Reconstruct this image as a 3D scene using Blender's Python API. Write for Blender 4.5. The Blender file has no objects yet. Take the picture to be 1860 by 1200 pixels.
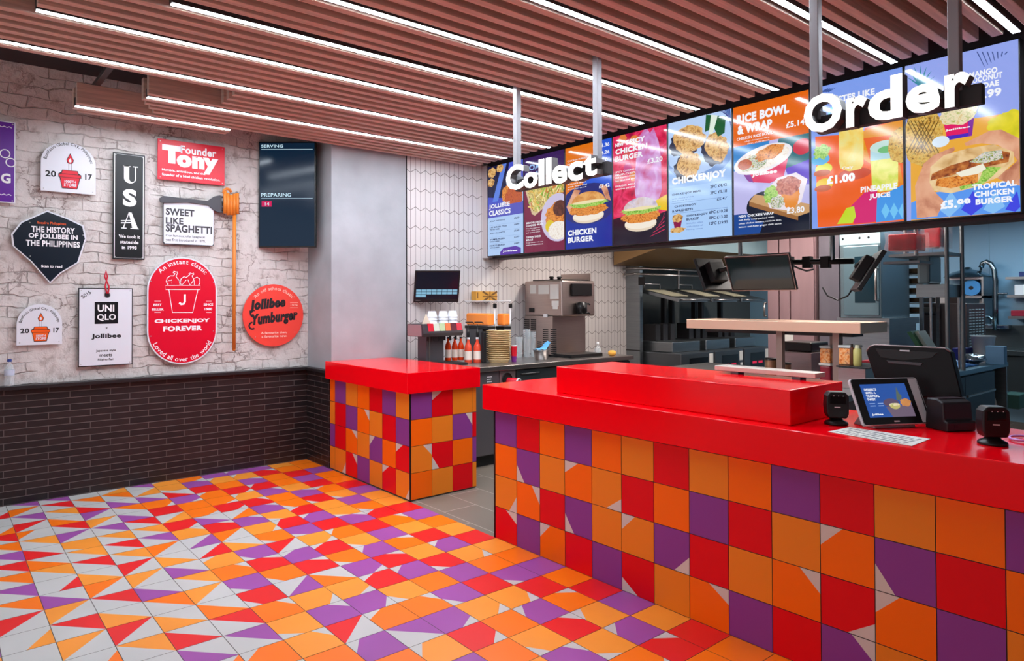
import bpy, bmesh, math, random
from math import sin, cos, pi, radians, sqrt, atan2
from mathutils import Vector, Matrix
C = bpy.context.scene
COL = C.collection
R = random.Random(7)

# ---------------------------------------------------------------- camera, world, exposure
F, CX, CY, YAW, PITCH, ROLL, H = 1232.28, 831.37, 530.75, .9109, .0136, -.0023, 1.4995
cam = bpy.data.objects.new('camera', bpy.data.cameras.new('camera')); COL.objects.link(cam)
cam.data.sensor_fit = 'HORIZONTAL'; cam.data.sensor_width = 36
cam.data.lens = F / 1860 * 36
cam.data.shift_x = (930 - CX) / 1860; cam.data.shift_y = -(600 - CY) / 1860
cam.data.clip_start = .05; cam.data.clip_end = 60
FW = Vector((-sin(YAW) * cos(PITCH), cos(YAW) * cos(PITCH), sin(PITCH)))
RT = Vector((cos(YAW), sin(YAW), 0)); UP = RT.cross(FW)
rx = RT * cos(ROLL) + UP * sin(ROLL); ux = -RT * sin(ROLL) + UP * cos(ROLL)
cam.matrix_world = Matrix(((rx.x, ux.x, -FW.x, 0), (rx.y, ux.y, -FW.y, 0), (rx.z, ux.z, -FW.z, H), (0, 0, 0, 1)))
C.camera = cam
w = bpy.data.worlds.new('world'); C.world = w; w.use_nodes = True
bg = w.node_tree.nodes['Background']
bg.inputs[0].default_value = (.92, .95, 1, 1); bg.inputs[1].default_value = .9   # daylight through the open shop front behind the camera
C.view_settings.view_transform = 'Standard'; C.view_settings.look = 'None'
C.view_settings.gamma = 1; C.view_settings.use_curve_mapping = False
C.view_settings.exposure = 0.0
C.cycles.max_bounces = 8; C.cycles.diffuse_bounces = 4; C.cycles.glossy_bounces = 4; C.cycles.transmission_bounces = 8
C.cycles.sample_clamp_indirect = 6
C.cycles.use_denoising = True
LED_POWER = 72.0
KITCHEN_FILL = 24.0

# ---------------------------------------------------------------- pixel of the photo -> point on a plane
def px(ax, val, x, y):
    u = (x - CX) / F; v = (CY - y) / F
    d = FW + (cos(ROLL) * u - sin(ROLL) * v) * RT + (sin(ROLL) * u + cos(ROLL) * v) * UP
    o = Vector((0, 0, H)); t = (val - o[ax]) / d[ax]
    return o + d * t

# ---------------------------------------------------------------- materials
def lin(c):
    return tuple(((v / 255) / 12.92 if v / 255 <= .04045 else ((v / 255 + .055) / 1.055) ** 2.4) for v in c) + (1,)
MATS = {}
def mat(name, col=(200, 200, 200), rough=.5, metal=0, emit=None, es=1.0, trans=0, ior=1.45, alpha=1, spec=.5, coat=0, var=0, vscale=8, bump=0, bscale=40, stretch=None):
    if name in MATS: return MATS[name]
    m = bpy.data.materials.new(name); m.use_nodes = True; MATS[name] = m
    nt = m.node_tree; b = nt.nodes['Principled BSDF']
    b.inputs['Base Color'].default_value = lin(col); b.inputs['Roughness'].default_value = rough
    b.inputs['Metallic'].default_value = metal; b.inputs['IOR'].default_value = ior
    b.inputs['Specular IOR Level'].default_value = spec
    b.inputs['Transmission Weight'].default_value = trans; b.inputs['Alpha'].default_value = alpha
    b.inputs['Coat Weight'].default_value = coat; b.inputs['Coat Roughness'].default_value = .06
    if emit is not None:
        b.inputs['Emission Color'].default_value = lin(emit); b.inputs['Emission Strength'].default_value = es
    if var or bump:
        tc = nt.nodes.new('ShaderNodeTexCoord'); mp = nt.nodes.new('ShaderNodeMapping')
        nt.links.new(tc.outputs['Object'], mp.inputs[0])
        if stretch: mp.inputs['Scale'].default_value = stretch
    if var:
        n = nt.nodes.new('ShaderNodeTexNoise'); n.inputs['Scale'].default_value = vscale; n.inputs['Detail'].default_value = 5
        nt.links.new(mp.outputs[0], n.inputs['Vector'])
        r = nt.nodes.new('ShaderNodeValToRGB'); c = lin(col)
        r.color_ramp.elements[0].color = tuple(v * (1 - var) for v in c[:3]) + (1,); r.color_ramp.elements[0].position = .3
        r.color_ramp.elements[1].color = tuple(min(1, v * (1 + var)) for v in c[:3]) + (1,); r.color_ramp.elements[1].position = .7
        nt.links.new(n.outputs[0], r.inputs[0]); nt.links.new(r.outputs[0], b.inputs['Base Color'])
    if bump:
        n2 = nt.nodes.new('ShaderNodeTexNoise'); n2.inputs['Scale'].default_value = bscale; n2.inputs['Detail'].default_value = 6
        nt.links.new(mp.outputs[0], n2.inputs['Vector'])
        bp = nt.nodes.new('ShaderNodeBump'); bp.inputs['Strength'].default_value = bump; bp.inputs['Distance'].default_value = .01
        nt.links.new(n2.outputs[0], bp.inputs['Height']); nt.links.new(bp.outputs[0], b.inputs['Normal'])
    return m
def em(col, s=.95):
    return mat('screen_%d_%d_%d_%d' % (*col, int(s * 100)), (6, 6, 8), .1, emit=col, es=s)
def food(name, cols, scale=60, s=.95, emis=True):
    """mottled surface of a photographed dish on a lit screen"""
    k = 'dish_' + name
    if k in MATS: return MATS[k]
    m = mat(k, (6, 6, 8), .12); nt = m.node_tree; b = nt.nodes['Principled BSDF']
    tc = nt.nodes.new('ShaderNodeTexCoord'); n = nt.nodes.new('ShaderNodeTexNoise'); n.inputs['Scale'].default_value = scale
    n.inputs['Detail'].default_value = 5; n.inputs['Distortion'].default_value = .6
    nt.links.new(tc.outputs['Object'], n.inputs['Vector'])
    r = nt.nodes.new('ShaderNodeValToRGB'); cr = r.color_ramp
    while len(cr.elements) < len(cols): cr.elements.new(.5)
    for i, c in enumerate(cols):
        cr.elements[i].position = .3 + .4 * i / max(1, len(cols) - 1); cr.elements[i].color = lin(c)
    nt.links.new(n.outputs[0], r.inputs[0])
    if emis:
        nt.links.new(r.outputs[0], b.inputs['Emission Color']); b.inputs['Emission Strength'].default_value = s
    else:
        nt.links.new(r.outputs[0], b.inputs['Base Color']); b.inputs['Roughness'].default_value = .5
    return m

# ---------------------------------------------------------------- text outlines (built-in font)
GLY = {}
def glyphs(s, bold=0.0, shear=0.0):
    k = (s, bold, shear)
    if k in GLY: return GLY[k]
    cu = bpy.data.curves.new('t', 'FONT'); cu.body = s; cu.size = 1; cu.offset = bold; cu.shear = shear
    cu.resolution_u = 3; cu.fill_mode = 'FRONT' if hasattr(cu, 'fill_mode') else cu.fill_mode
    cu.space_character = 1.0 + bold * 1.6
    o = bpy.data.objects.new('t', cu); COL.objects.link(o)
    dg = bpy.context.evaluated_depsgraph_get(); me = o.evaluated_get(dg).to_mesh()
    v = [(p.co.x, p.co.y) for p in me.vertices]; f = [tuple(p.vertices) for p in me.polygons]
    o.evaluated_get(dg).to_mesh_clear(); bpy.data.objects.remove(o); bpy.data.curves.remove(cu)
    GLY[k] = (v, f); return GLY[k]

# ---------------------------------------------------------------- frames and mesh builder
class Frame:
    def __init__(s, o, u, v):
        s.o = Vector(o); s.u = Vector(u); s.v = Vector(v); s.n = s.u.normalized().cross(s.v.normalized())
    def __call__(s, a, b, h=0): return s.o + s.u * a + s.v * b + s.n * h

class MB:
    def __init__(s): s.v = []; s.f = []; s.m = []; s.mats = []; s.sm = []; s.marks = []
    def mi(s, m):
        if m not in s.mats: s.mats.append(m)
        return s.mats.index(m)
    def add(s, vs, fs, m, smooth=False):
        k = len(s.v); i = s.mi(m); s.v += [Vector(p) for p in vs]
        for f in fs: s.f.append([k + a for a in f]); s.m.append(i); s.sm.append(smooth)
        return s
    def box(s, a, b, m):
        x0, y0, z0 = [min(p, q) for p, q in zip(a, b)]; x1, y1, z1 = [max(p, q) for p, q in zip(a, b)]
        vs = [(x0,y0,z0),(x1,y0,z0),(x1,y1,z0),(x0,y1,z0),(x0,y0,z1),(x1,y0,z1),(x1,y1,z1),(x0,y1,z1)]
        return s.add(vs, [(0,3,2,1),(4,5,6,7),(0,1,5,4),(1,2,6,5),(2,3,7,6),(3,0,4,7)], m)
    def hexa(s, b4, t4, m):
        return s.add(list(b4) + list(t4), [(3,2,1,0),(4,5,6,7),(0,1,5,4),(1,2,6,5),(2,3,7,6),(3,0,4,7)], m)
    def poly(s, pts, m): return s.add(pts, [tuple(range(len(pts)))], m)
    def prism(s, pts, vec, m, smooth=False):
        n = len(pts); vec = Vector(vec); pts = [Vector(p) for p in pts]
        return s.add(pts + [p + vec for p in pts], [tuple(range(n - 1, -1, -1)), tuple(range(n, 2 * n))] + [(i, (i + 1) % n, n + (i + 1) % n, n + i) for i in range(n)], m, smooth)
    def lathe(s, c, prof, m, seg=24, axis=(0,0,1), cap=True, smooth=True):
        ax = Vector(axis).normalized(); t = Vector((1,0,0)) if abs(ax.x) < .9 else Vector((0,1,0))
        e1 = ax.cross(t).normalized(); e2 = ax.cross(e1); c = Vector(c); vs = []
        for r, z in prof:
            for k in range(seg):
                a = 2 * pi * k / seg; vs.append(c + ax * z + (e1 * cos(a) + e2 * sin(a)) * max(r, 1e-5))
        fs = []; n = len(prof)
        for i in range(n - 1):
            for k in range(seg): fs.append((i*seg+k, i*seg+(k+1)%seg, (i+1)*seg+(k+1)%seg, (i+1)*seg+k))
        s.add(vs, fs, m, smooth)
        if cap:
            s.add(vs[:seg], [tuple(range(seg - 1, -1, -1))], m); s.add(vs[-seg:], [tuple(range(seg))], m)
        return s
    def cyl(s, a, b, r, m, seg=16, r2=None):
        a = Vector(a); b = Vector(b); return s.lathe(a, [(r, 0), (r if r2 is None else r2, (b - a).length)], m, seg, b - a)
    def tube(s, pts, r, m, seg=10):
        pts = [Vector(p) for p in pts]; n = len(pts); vs = []; up0 = None
        for i, p in enumerate(pts):
            t = (pts[min(i + 1, n - 1)] - pts[max(i - 1, 0)]).normalized()
            if up0 is None: up0 = t.orthogonal().normalized()
            e1 = (up0 - t * up0.dot(t)).normalized(); up0 = e1; e2 = t.cross(e1)
            for k in range(seg): a = 2 * pi * k / seg; vs.append(p + (e1 * cos(a) + e2 * sin(a)) * r)
        fs = [(i*seg+k, i*seg+(k+1)%seg, (i+1)*seg+(k+1)%seg, (i+1)*seg+k) for i in range(n - 1) for k in range(seg)]
        fs += [tuple(range(seg - 1, -1, -1)), tuple((n-1)*seg + k for k in range(seg))]
        return s.add(vs, fs, m, True)
    def blob(s, c, r, m, seg=14, rings=9, jit=0, seed=1):
        rr = random.Random(seed); c = Vector(c); vs = []; fs = []
        for i in range(rings + 1):
            for k in range(seg):
                t = pi * i / rings; a = 2 * pi * k / seg; j = 1 + (rr.uniform(-jit, jit) if 0 < i < rings else 0)
                vs.append(c + Vector((r[0] * sin(t) * cos(a) * j, r[1] * sin(t) * sin(a) * j, r[2] * cos(t) * j)))
        for i in range(rings):
            for k in range(seg): fs.append((i*seg+k, (i+1)*seg+k, (i+1)*seg+(k+1)%seg, i*seg+(k+1)%seg))
        return s.add(vs, fs, m, True)
    # --- flat drawing on a Frame
    def fpoly(s, fr, pts, m, h): return s.add([fr(a, b, h) for a, b in pts], [tuple(range(len(pts)))], m)
    def fell(s, fr, c, r, m, h, rot=0, n=28, a0=0, a1=2*pi, jit=0, seed=1):
        rr = random.Random(seed); pts = []
        full = abs(a1 - a0 - 2 * pi) < 1e-6
        for k in range(n if full else n + 1):
            a = a0 + (a1 - a0) * k / n; j = 1 + rr.uniform(-jit, jit); x, y = r[0] * cos(a) * j, r[1] * sin(a) * j
            pts.append((c[0] + x * cos(rot) - y * sin(rot), c[1] + x * sin(rot) + y * cos(rot)))
        return s.fpoly(fr, pts, m, h)
    def fline(s, fr, pts, w, m, h, closed=False):
        n = len(pts); L = []; Rr = []
        for i in range(n):
            p = pts[(i - 1) % n] if closed or i > 0 else pts[i]; q = pts[(i + 1) % n] if closed or i < n - 1 else pts[i]
            d = Vector((q[0] - p[0], q[1] - p[1])); d = d.normalized() if d.length else Vector((1, 0)); nx, ny = -d.y * w / 2, d.x * w / 2
            L.append(fr(pts[i][0] + nx, pts[i][1] + ny, h)); Rr.append(fr(pts[i][0] - nx, pts[i][1] - ny, h))
        return s.add(L + Rr, [(i, (i + 1) % n, n + (i + 1) % n, n + i) for i in range(n if closed else n - 1)], m)
    def text(s, fr, t, box, m, h, bold=.02, shear=0, keep=None, depth=0):
        """fit the text into box (u0, v0, u1, v1); keep = 'l','c','r' keeps its proportions at the box height"""
        v, f = glyphs(t, bold, shear)
        if not v: return s
        a0 = min(p[0] for p in v); a1 = max(p[0] for p in v); b0 = min(p[1] for p in v); b1 = max(p[1] for p in v)
        u0, w0, u1, w1 = box; sx = (u1 - u0) / (a1 - a0); sy = (w1 - w0) / (b1 - b0)
        if keep:
            k = fr.v.length / fr.u.length; sx = min(sx, sy * k); W = (a1 - a0) * sx
            u0 = u0 if keep == 'l' else (u1 - W if keep == 'r' else (u0 + u1 - W) / 2)
        P = [(u0 + (p[0] - a0) * sx, w0 + (p[1] - b0) * sy) for p in v]
        s.marks.append(len(s.f)); return s.add([fr(a, b, h) for a, b in P], f, m)
    def arctext(s, fr, t, c, rad, a_mid, size, m, h, inside=False, bold=.02, ksp=1.0, squash=1):
        """text along a circle; rad and size in frame units (square frame)"""
        adv = []; s.marks.append(len(s.f))
        for ch in t:
            v, f = glyphs(ch, bold) if ch != ' ' else ([], [])
            wd = (max(p[0] for p in v) - min(p[0] for p in v)) if v else .28
            adv.append(wd + .09)
        tot = sum(adv) * size * ksp; pos = -tot / 2
        for ch, wd in zip(t, adv):
            mid = pos + wd * size * ksp / 2; pos += wd * size * ksp
            if ch == ' ': continue
            v, f = glyphs(ch, bold); x0 = min(p[0] for p in v); x1 = max(p[0] for p in v)
            th = a_mid - mid / rad if not inside else a_mid + mid / rad
            er = (cos(th), sin(th)); et = (sin(th), -cos(th))
            if inside: er = (-er[0], -er[1]); et = (-et[0], -et[1])
            base = (c[0] + rad * cos(th), c[1] + rad * sin(th) * squash)
            P = [(base[0] + et[0] * (p[0] - (x0 + x1) / 2) * size + er[0] * p[1] * size, base[1] + et[1] * (p[0] - (x0 + x1) / 2) * size + er[1] * p[1] * size) for p in v]
            s.add([fr(a, b, h) for a, b in P], f, m)
        return s
    def lines(s, name, parent):
        """each line of lettering becomes a mesh of its own"""
        cuts = sorted(set([0] + s.marks + [len(s.f)]))
        for a, b in zip(cuts, cuts[1:]):
            q = MB(); q.mats = s.mats; used = sorted({i for f in s.f[a:b] for i in f}); mp = {i: k for k, i in enumerate(used)}
            q.v = [s.v[i] for i in used]; q.f = [[mp[i] for i in f] for f in s.f[a:b]]; q.m = s.m[a:b]; q.sm = s.sm[a:b]
            keep = sorted(set(q.m)); q.mats = [s.mats[i] for i in keep]; q.m = [keep.index(i) for i in q.m]
            q.build(name, parent)
    def build(s, name, parent=None, bev=0, base=None, recalc=True, seg=2):
        if base is None:
            if parent is not None: base = WORLD[parent.name]
            else:
                xs = [p.x for p in s.v]; ys = [p.y for p in s.v]; zs = [p.z for p in s.v]
                base = Vector(((min(xs) + max(xs)) / 2, (min(ys) + max(ys)) / 2, min(zs)))
        base = Vector(base)
        me = bpy.data.meshes.new(name); me.from_pydata([p - base for p in s.v], [], s.f)
        for m in s.mats: me.materials.append(m)
        me.polygons.foreach_set('material_index', s.m); me.polygons.foreach_set('use_smooth', s.sm)
        if recalc:
            bm = bmesh.new(); bm.from_mesh(me); bmesh.ops.recalc_face_normals(bm, faces=bm.faces); bm.to_mesh(me); bm.free()
        me.update()
        o = bpy.data.objects.new(name, me); COL.objects.link(o)
        if parent is not None: o.parent = parent; WORLD[o.name] = base
        else: o.location = base; WORLD[o.name] = base
        if bev:
            b = o.modifiers.new('bevel', 'BEVEL'); b.width = bev; b.segments = seg; b.limit_method = 'ANGLE'; b.angle_limit = radians(40)
        return o
WORLD = {}
def tag(o, label, cat, group=None, kind=None):
    if label: o['label'] = label
    if cat: o['category'] = cat
    if group: o['group'] = group
    if kind: o['kind'] = kind
    return o
def thing(name, label, cat, loc, group=None):
    o = bpy.data.objects.new(name, None); COL.objects.link(o); o.location = loc; o.empty_display_size = .05
    WORLD[o.name] = Vector(loc); return tag(o, label, cat, group)
def struct(o): o['kind'] = 'structure'; return o
def dup(root, loc, label=None, group=None, rz=None):
    r = root.copy(); COL.objects.link(r); r.location = loc; WORLD[r.name] = Vector(loc)
    if rz is not None: r.rotation_euler.z = rz
    if label: r['label'] = label
    if group: r['group'] = group
    for ch in list(root.children):
        c = ch.copy(); COL.objects.link(c); c.parent = r
        for g in list(ch.children):
            d = g.copy(); COL.objects.link(d); d.parent = c
    return r

# shared materials
STEEL = mat('brushed_steel', (176, 172, 170), .32, 1, var=.06, vscale=6, stretch=(1, 1, 20))
DSTEEL = mat('dark_steel', (104, 106, 110), .38, 1)
BLK = mat('black_plastic', (16, 15, 17), .35)
BLKM = mat('matt_black', (22, 21, 23), .6)
GREYP = mat('grey_paint', (120, 122, 126), .4, .3)
WHITE = mat('white_plastic', (232, 232, 234), .4)
PAPER = mat('paper', (228, 226, 220), .7)
RED = mat('red_solid_surface', (250, 0, 18), .14, spec=.32)
# ================================================================ the setting
XB, XF, YC = -6.033, -5.55, 2.845         # white brick wall, plaster and chevron wall, counter fronts
YS, ZS = 4.65, 1.972                        # plane of the menu screens, their lower edge
def nodes(name, rough=.5):
    m = mat(name, (128, 128, 128), rough); return m, m.node_tree, m.node_tree.nodes['Principled BSDF']
def planar(nt, a, b):
    tc = nt.nodes.new('ShaderNodeTexCoord'); sp = nt.nodes.new('ShaderNodeSeparateXYZ'); cb = nt.nodes.new('ShaderNodeCombineXYZ')
    nt.links.new(tc.outputs['Object'], sp.inputs[0]); nt.links.new(sp.outputs[a], cb.inputs[0]); nt.links.new(sp.outputs[b], cb.inputs[1])
    return cb.outputs[0], tc.outputs['Object'], sp
def N(nt, kind, **kw):
    n = nt.nodes.new('ShaderNode' + kind)
    for k, v in kw.items(): setattr(n, k, v)
    return n
def math_(nt, op, a, b=None, c=None):
    n = N(nt, 'Math', operation=op)
    for i, v in enumerate((a, b, c)):
        if v is None: continue
        if isinstance(v, (int, float)): n.inputs[i].default_value = v
        else: nt.links.new(v, n.inputs[i])
    return n.outputs[0]
# whitewashed rough brick
m_brick, nt, b = nodes('whitewashed_brick', .8)
vec, oc, sp = planar(nt, 1, 2)
nz = N(nt, 'TexNoise'); nz.inputs['Scale'].default_value = 5; nz.inputs['Detail'].default_value = 4; nt.links.new(oc, nz.inputs['Vector'])
mx = N(nt, 'VectorMath', operation='SCALE'); mx.inputs['Scale'].default_value = .085; nt.links.new(nz.outputs['Color'], mx.inputs[0])
ad = N(nt, 'VectorMath', operation='ADD'); nt.links.new(vec, ad.inputs[0]); nt.links.new(mx.outputs[0], ad.inputs[1])
br = N(nt, 'TexBrick'); br.inputs['Scale'].default_value = 1; br.inputs['Brick Width'].default_value = .245; br.inputs['Row Height'].default_value = .084
br.inputs['Mortar Size'].default_value = .006; br.inputs['Mortar Smooth'].default_value = .7; br.inputs['Bias'].default_value = 0
br.inputs['Color1'].default_value = (1,1,1,1); br.inputs['Color2'].default_value = (.9,.9,.9,1); br.inputs['Mortar'].default_value = (.1,.1,.1,1)
nt.links.new(ad.outputs[0], br.inputs['Vector'])
n2 = N(nt, 'TexNoise'); n2.inputs['Scale'].default_value = 9; n2.inputs['Detail'].default_value = 8; n2.inputs['Roughness'].default_value = .62; nt.links.new(oc, n2.inputs['Vector'])
n3 = N(nt, 'TexNoise'); n3.inputs['Scale'].default_value = 3.2; n3.inputs['Detail'].default_value = 5; nt.links.new(oc, n3.inputs['Vector'])
worn = math_(nt, 'MULTIPLY', math_(nt, 'SUBTRACT', 1.0, br.outputs['Fac']), 1.0)
fade = N(nt, 'ValToRGB'); fade.color_ramp.elements[0].position = .42; fade.color_ramp.elements[1].position = .62; nt.links.new(n3.outputs[0], fade.inputs[0])
hgt = math_(nt, 'ADD', math_(nt, 'MULTIPLY', br.outputs['Fac'], math_(nt, 'MULTIPLY', fade.outputs[0], -.8)), math_(nt, 'MULTIPLY', n2.outputs[0], 1.1))
bp = N(nt, 'Bump'); bp.inputs['Strength'].default_value = .9; bp.inputs['Distance'].default_value = .022; nt.links.new(hgt, bp.inputs['Height']); nt.links.new(bp.outputs[0], b.inputs['Normal'])
rp = N(nt, 'ValToRGB'); rp.color_ramp.elements[0].position = .3; rp.color_ramp.elements[0].color = lin((168, 154, 148)); rp.color_ramp.elements[1].position = .45; rp.color_ramp.elements[1].color = lin((212, 204, 200))
e = rp.color_ramp.elements.new(.75); e.color = lin((222, 216, 212))
nt.links.new(n2.outputs[0], rp.inputs[0])
vo = N(nt, 'TexVoronoi', feature='DISTANCE_TO_EDGE'); vo.inputs['Scale'].default_value = 3.4
ad2 = N(nt, 'VectorMath', operation='ADD'); mx2 = N(nt, 'VectorMath', operation='SCALE'); mx2.inputs['Scale'].default_value = .22; nt.links.new(n2.outputs['Color'], mx2.inputs[0]); nt.links.new(oc, ad2.inputs[0]); nt.links.new(mx2.outputs[0], ad2.inputs[1]); nt.links.new(ad2.outputs[0], vo.inputs['Vector'])
f2_ = N(nt, 'ValToRGB'); f2_.color_ramp.elements[0].position = .46; f2_.color_ramp.elements[1].position = .6
n4 = N(nt, 'TexNoise'); n4.inputs['Scale'].default_value = 2.1; nt.links.new(oc, n4.inputs['Vector']); nt.links.new(n4.outputs[0], f2_.inputs[0])
crack = math_(nt, 'MULTIPLY', math_(nt, 'LESS_THAN', vo.outputs['Distance'], .012), f2_.outputs[0])
hg2 = math_(nt, 'SUBTRACT', hgt, math_(nt, 'MULTIPLY', crack, 1.2)); nt.links.new(hg2, bp.inputs['Height'])
mxc = N(nt, 'MixRGB', blend_type='MIX'); nt.links.new(math_(nt, 'MAXIMUM', math_(nt, 'MULTIPLY', crack, .75), math_(nt, 'MULTIPLY', math_(nt, 'MULTIPLY', br.outputs['Fac'], fade.outputs[0]), .5)), mxc.inputs[0]); nt.links.new(rp.outputs[0], mxc.inputs[1]); mxc.inputs[2].default_value = lin((126, 108, 102))
nt.links.new(mxc.outputs[0], b.inputs['Base Color'])
# dark long bricks
def dark_brick(name, a):
    m, nt, b = nodes(name, .42); vec, oc, sp = planar(nt, a, 2)
    br = N(nt, 'TexBrick'); br.inputs['Scale'].default_value = 1; br.inputs['Brick Width'].default_value = .285; br.inputs['Row Height'].default_value = .0505
    br.inputs['Mortar Size'].default_value = .0032; br.inputs['Mortar Smooth'].default_value = .1
    br.inputs['Color1'].default_value = lin((27, 22, 24)); br.inputs['Color2'].default_value = lin((45, 33, 33)); br.inputs['Mortar'].default_value = lin((88, 79, 78))
    nt.links.new(vec, br.inputs['Vector']); nt.links.new(br.outputs['Color'], b.inputs['Base Color'])
    nz = N(nt, 'TexNoise'); nz.inputs['Scale'].default_value = 60; nt.links.new(oc, nz.inputs['Vector'])
    bp = N(nt, 'Bump'); bp.inputs['Strength'].default_value = .5; bp.inputs['Distance'].default_value = .004
    nt.links.new(math_(nt, 'ADD', math_(nt, 'MULTIPLY', br.outputs['Fac'], -1.0), math_(nt, 'MULTIPLY', nz.outputs[0], .4)), bp.inputs['Height']); nt.links.new(bp.outputs[0], b.inputs['Normal'])
    return m
# chevron-ended upright tiles
m_chev, nt, b = nodes('chevron_tile', .3)
vec, oc, sp = planar(nt, 1, 2)
u = math_(nt, 'DIVIDE', sp.outputs[1], .0605); fu = math_(nt, 'FRACT', u)
tri = math_(nt, 'PINGPONG', u, 1.0)
z = math_(nt, 'ADD', sp.outputs[2], math_(nt, 'MULTIPLY', tri, .036)); fz = math_(nt, 'FRACT', math_(nt, 'DIVIDE', z, .186))
d1 = math_(nt, 'MINIMUM', fu, math_(nt, 'SUBTRACT', 1.0, fu)); d2 = math_(nt, 'MINIMUM', fz, math_(nt, 'SUBTRACT', 1.0, fz))
l1 = math_(nt, 'LESS_THAN', d1, .036); l2 = math_(nt, 'LESS_THAN', d2, .017); ln = math_(nt, 'MAXIMUM', l1, l2)
mxc = N(nt, 'MixRGB'); nt.links.new(ln, mxc.inputs[0]); mxc.inputs[1].default_value = lin((212, 205, 203)); mxc.inputs[2].default_value = lin((104, 92, 92)); nt.links.new(mxc.outputs[0], b.inputs['Base Color'])
bp = N(nt, 'Bump'); bp.inputs['Strength'].default_value = .4; bp.inputs['Distance'].default_value = .003; bp.invert = True; nt.links.new(ln, bp.inputs['Height']); nt.links.new(bp.outputs[0], b.inputs['Normal'])
# grey kitchen floor planks
m_kfl, nt, b = nodes('grey_floor_tile', .45); vec, oc, sp = planar(nt, 0, 1)
br = N(nt, 'TexBrick'); br.inputs['Scale'].default_value = 1; br.inputs['Brick Width'].default_value = .6; br.inputs['Row Height'].default_value = .29; br.inputs['Mortar Size'].default_value = .004
br.inputs['Color1'].default_value = lin((118, 108, 98)); br.inputs['Color2'].default_value = lin((128, 117, 106)); br.inputs['Mortar'].default_value = lin((172, 160, 150))
nt.links.new(vec, br.inputs['Vector']); nt.links.new(br.outputs['Color'], b.inputs['Base Color'])
PLASTER = mat('mottled_plaster', (166, 168, 172), .75, var=.13, vscale=2.6, bump=.25, bscale=7)
CEIL = mat('dark_ceiling', (52, 46, 48), .9)
KWALL = mat('kitchen_wall', (150, 194, 222), .45)
# --- tiles
TC = dict(O=mat('tile_orange', (255, 118, 10), .38, var=.05, vscale=3), A=mat('tile_amber', (246, 150, 50), .38, var=.05, vscale=3),
          R=mat('tile_red', (232, 30, 32), .38, var=.05, vscale=3), P=mat('tile_purple', (156, 78, 158), .38, var=.06, vscale=3),
          W=mat('tile_white', (196, 194, 191), .38, var=.04, vscale=3))
WC = dict(O=mat('wall_tile_orange', (255, 108, 8), .36, spec=.22), A=mat('wall_tile_amber', (240, 132, 34), .36, spec=.22), R=mat('wall_tile_red', (228, 6, 22), .36, spec=.22),
          P=mat('wall_tile_purple', (138, 62, 142), .36, spec=.22), W=mat('wall_tile_white', (212, 198, 188), .36, spec=.22))
GROUT = mat('grout', (96, 86, 82), .9)
def tile(mb, c, code, T, names, rr, gap=.0016):
    c = [Vector(p) for p in c]; ctr = sum(c, Vector()) / 4
    c = [p + (ctr - p).normalized() * gap * 1.414 for p in c]
    k = code[0]
    if len(code) == 1: mb.add(c, [(0,1,2,3)], T[k]); return
    i = names.index(code[2]); p = c[i]; a = c[(i + 1) % 4]; o = c[(i + 2) % 4]; z = c[(i - 1) % 4]
    if code[1] == ':':
        f, g = rr.choice([(.5, .34), (.34, .5), (.42, .42)]); q1 = p.lerp(a, f); q2 = p.lerp(z, g)
        mb.add([p, q1, q2], [(0,1,2)], T['W']); mb.add([q1, a, o, z, q2], [(0,1,2,3,4)], T[k])
    elif code[1] == '/':
        mb.add([p, a, z], [(0,1,2)], T['W']); mb.add([a, o, z], [(0,1,2)], T[k])
    else:                                   # a short wedge at one corner
        q1 = p.lerp(a, .55); q2 = p.lerp(z, .8)
        mb.add([p, q1, q2], [(0,1,2)], T[k]); mb.add([q1, a, o, z, q2], [(0,1,2,3,4)], T['W'])
FL = {0: (-14, 'O O P O O R P A A R P O A R A O P O R P A R O O'), 1: (-14, 'A O R P R O:l A:b P O:b R:l O:t A R P:l A:r O P:b R O:t A:l P:l R:t O A'),
 2: (-14, 'P:t R:t O O A P:t R:b A A:b P:t R P O:t A R:b P R A:r P:l R:t A:b O:r R'), 3: (-14, 'P:l A:l P:t R:l P:t O O:b R:l P:l R O:l A:b P:l R:t P:l O P:b A:r O A:b P:t R'),
 4: (-14, 'P A:l O R:r A:l R:t P:t A:b R:l P:b A:r R:l O:b P:r R:l A:b O:t P:r R:r O A:l'), 5: (-14, 'O:r P:t R O:l O:r R:r O/l P:t A:r O:b R/r P:l R:t O/t A:r P:r O:l P/b A:l P'),
 6: (-14, 'A:l A:b R/t P:r O O:r P/t R:t O/r A/t P:b R:t O:b P/l A:r P:t R/r P:l O'), 7: (-14, 'P/b A/l P/t O:r R A/l R:r A:t P/l R/l A:l O:t P:b R:b O:t A:b A:t O'),
 8: (-14, 'A/l O/b P/t O/b P/t R/b A/b P/b O/r A/t P/t A/b A/r O/t R/b P/b O:l'), 9: (-14, 'W O/b R/t P/r A/r P/b A/b R/b A/b R/r A/r P/t O/b A/t R/t P/t O/l'),
 10: (-14, 'P/b R/b A/b O/t R/b P/r A:b A/b R/b A/t O/r R/b A/t R/r A/b P/t'), 11: (-14, 'P/b O/r P/b R/r O~l A/b R/t O/t A/b R~r P/t A/r R/b A/r O~r W'),
 12: (-14, 'W R~r W O~r R/b O/b P/b R/b O/b P/b O/b R/r A~r W R/r O/b')}
mb = MB(); FX0, FY0 = -3.272, YC
mb.box((XB - .1, -3.2, -.1), (3.2, YC, -.0015), GROUT)
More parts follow.
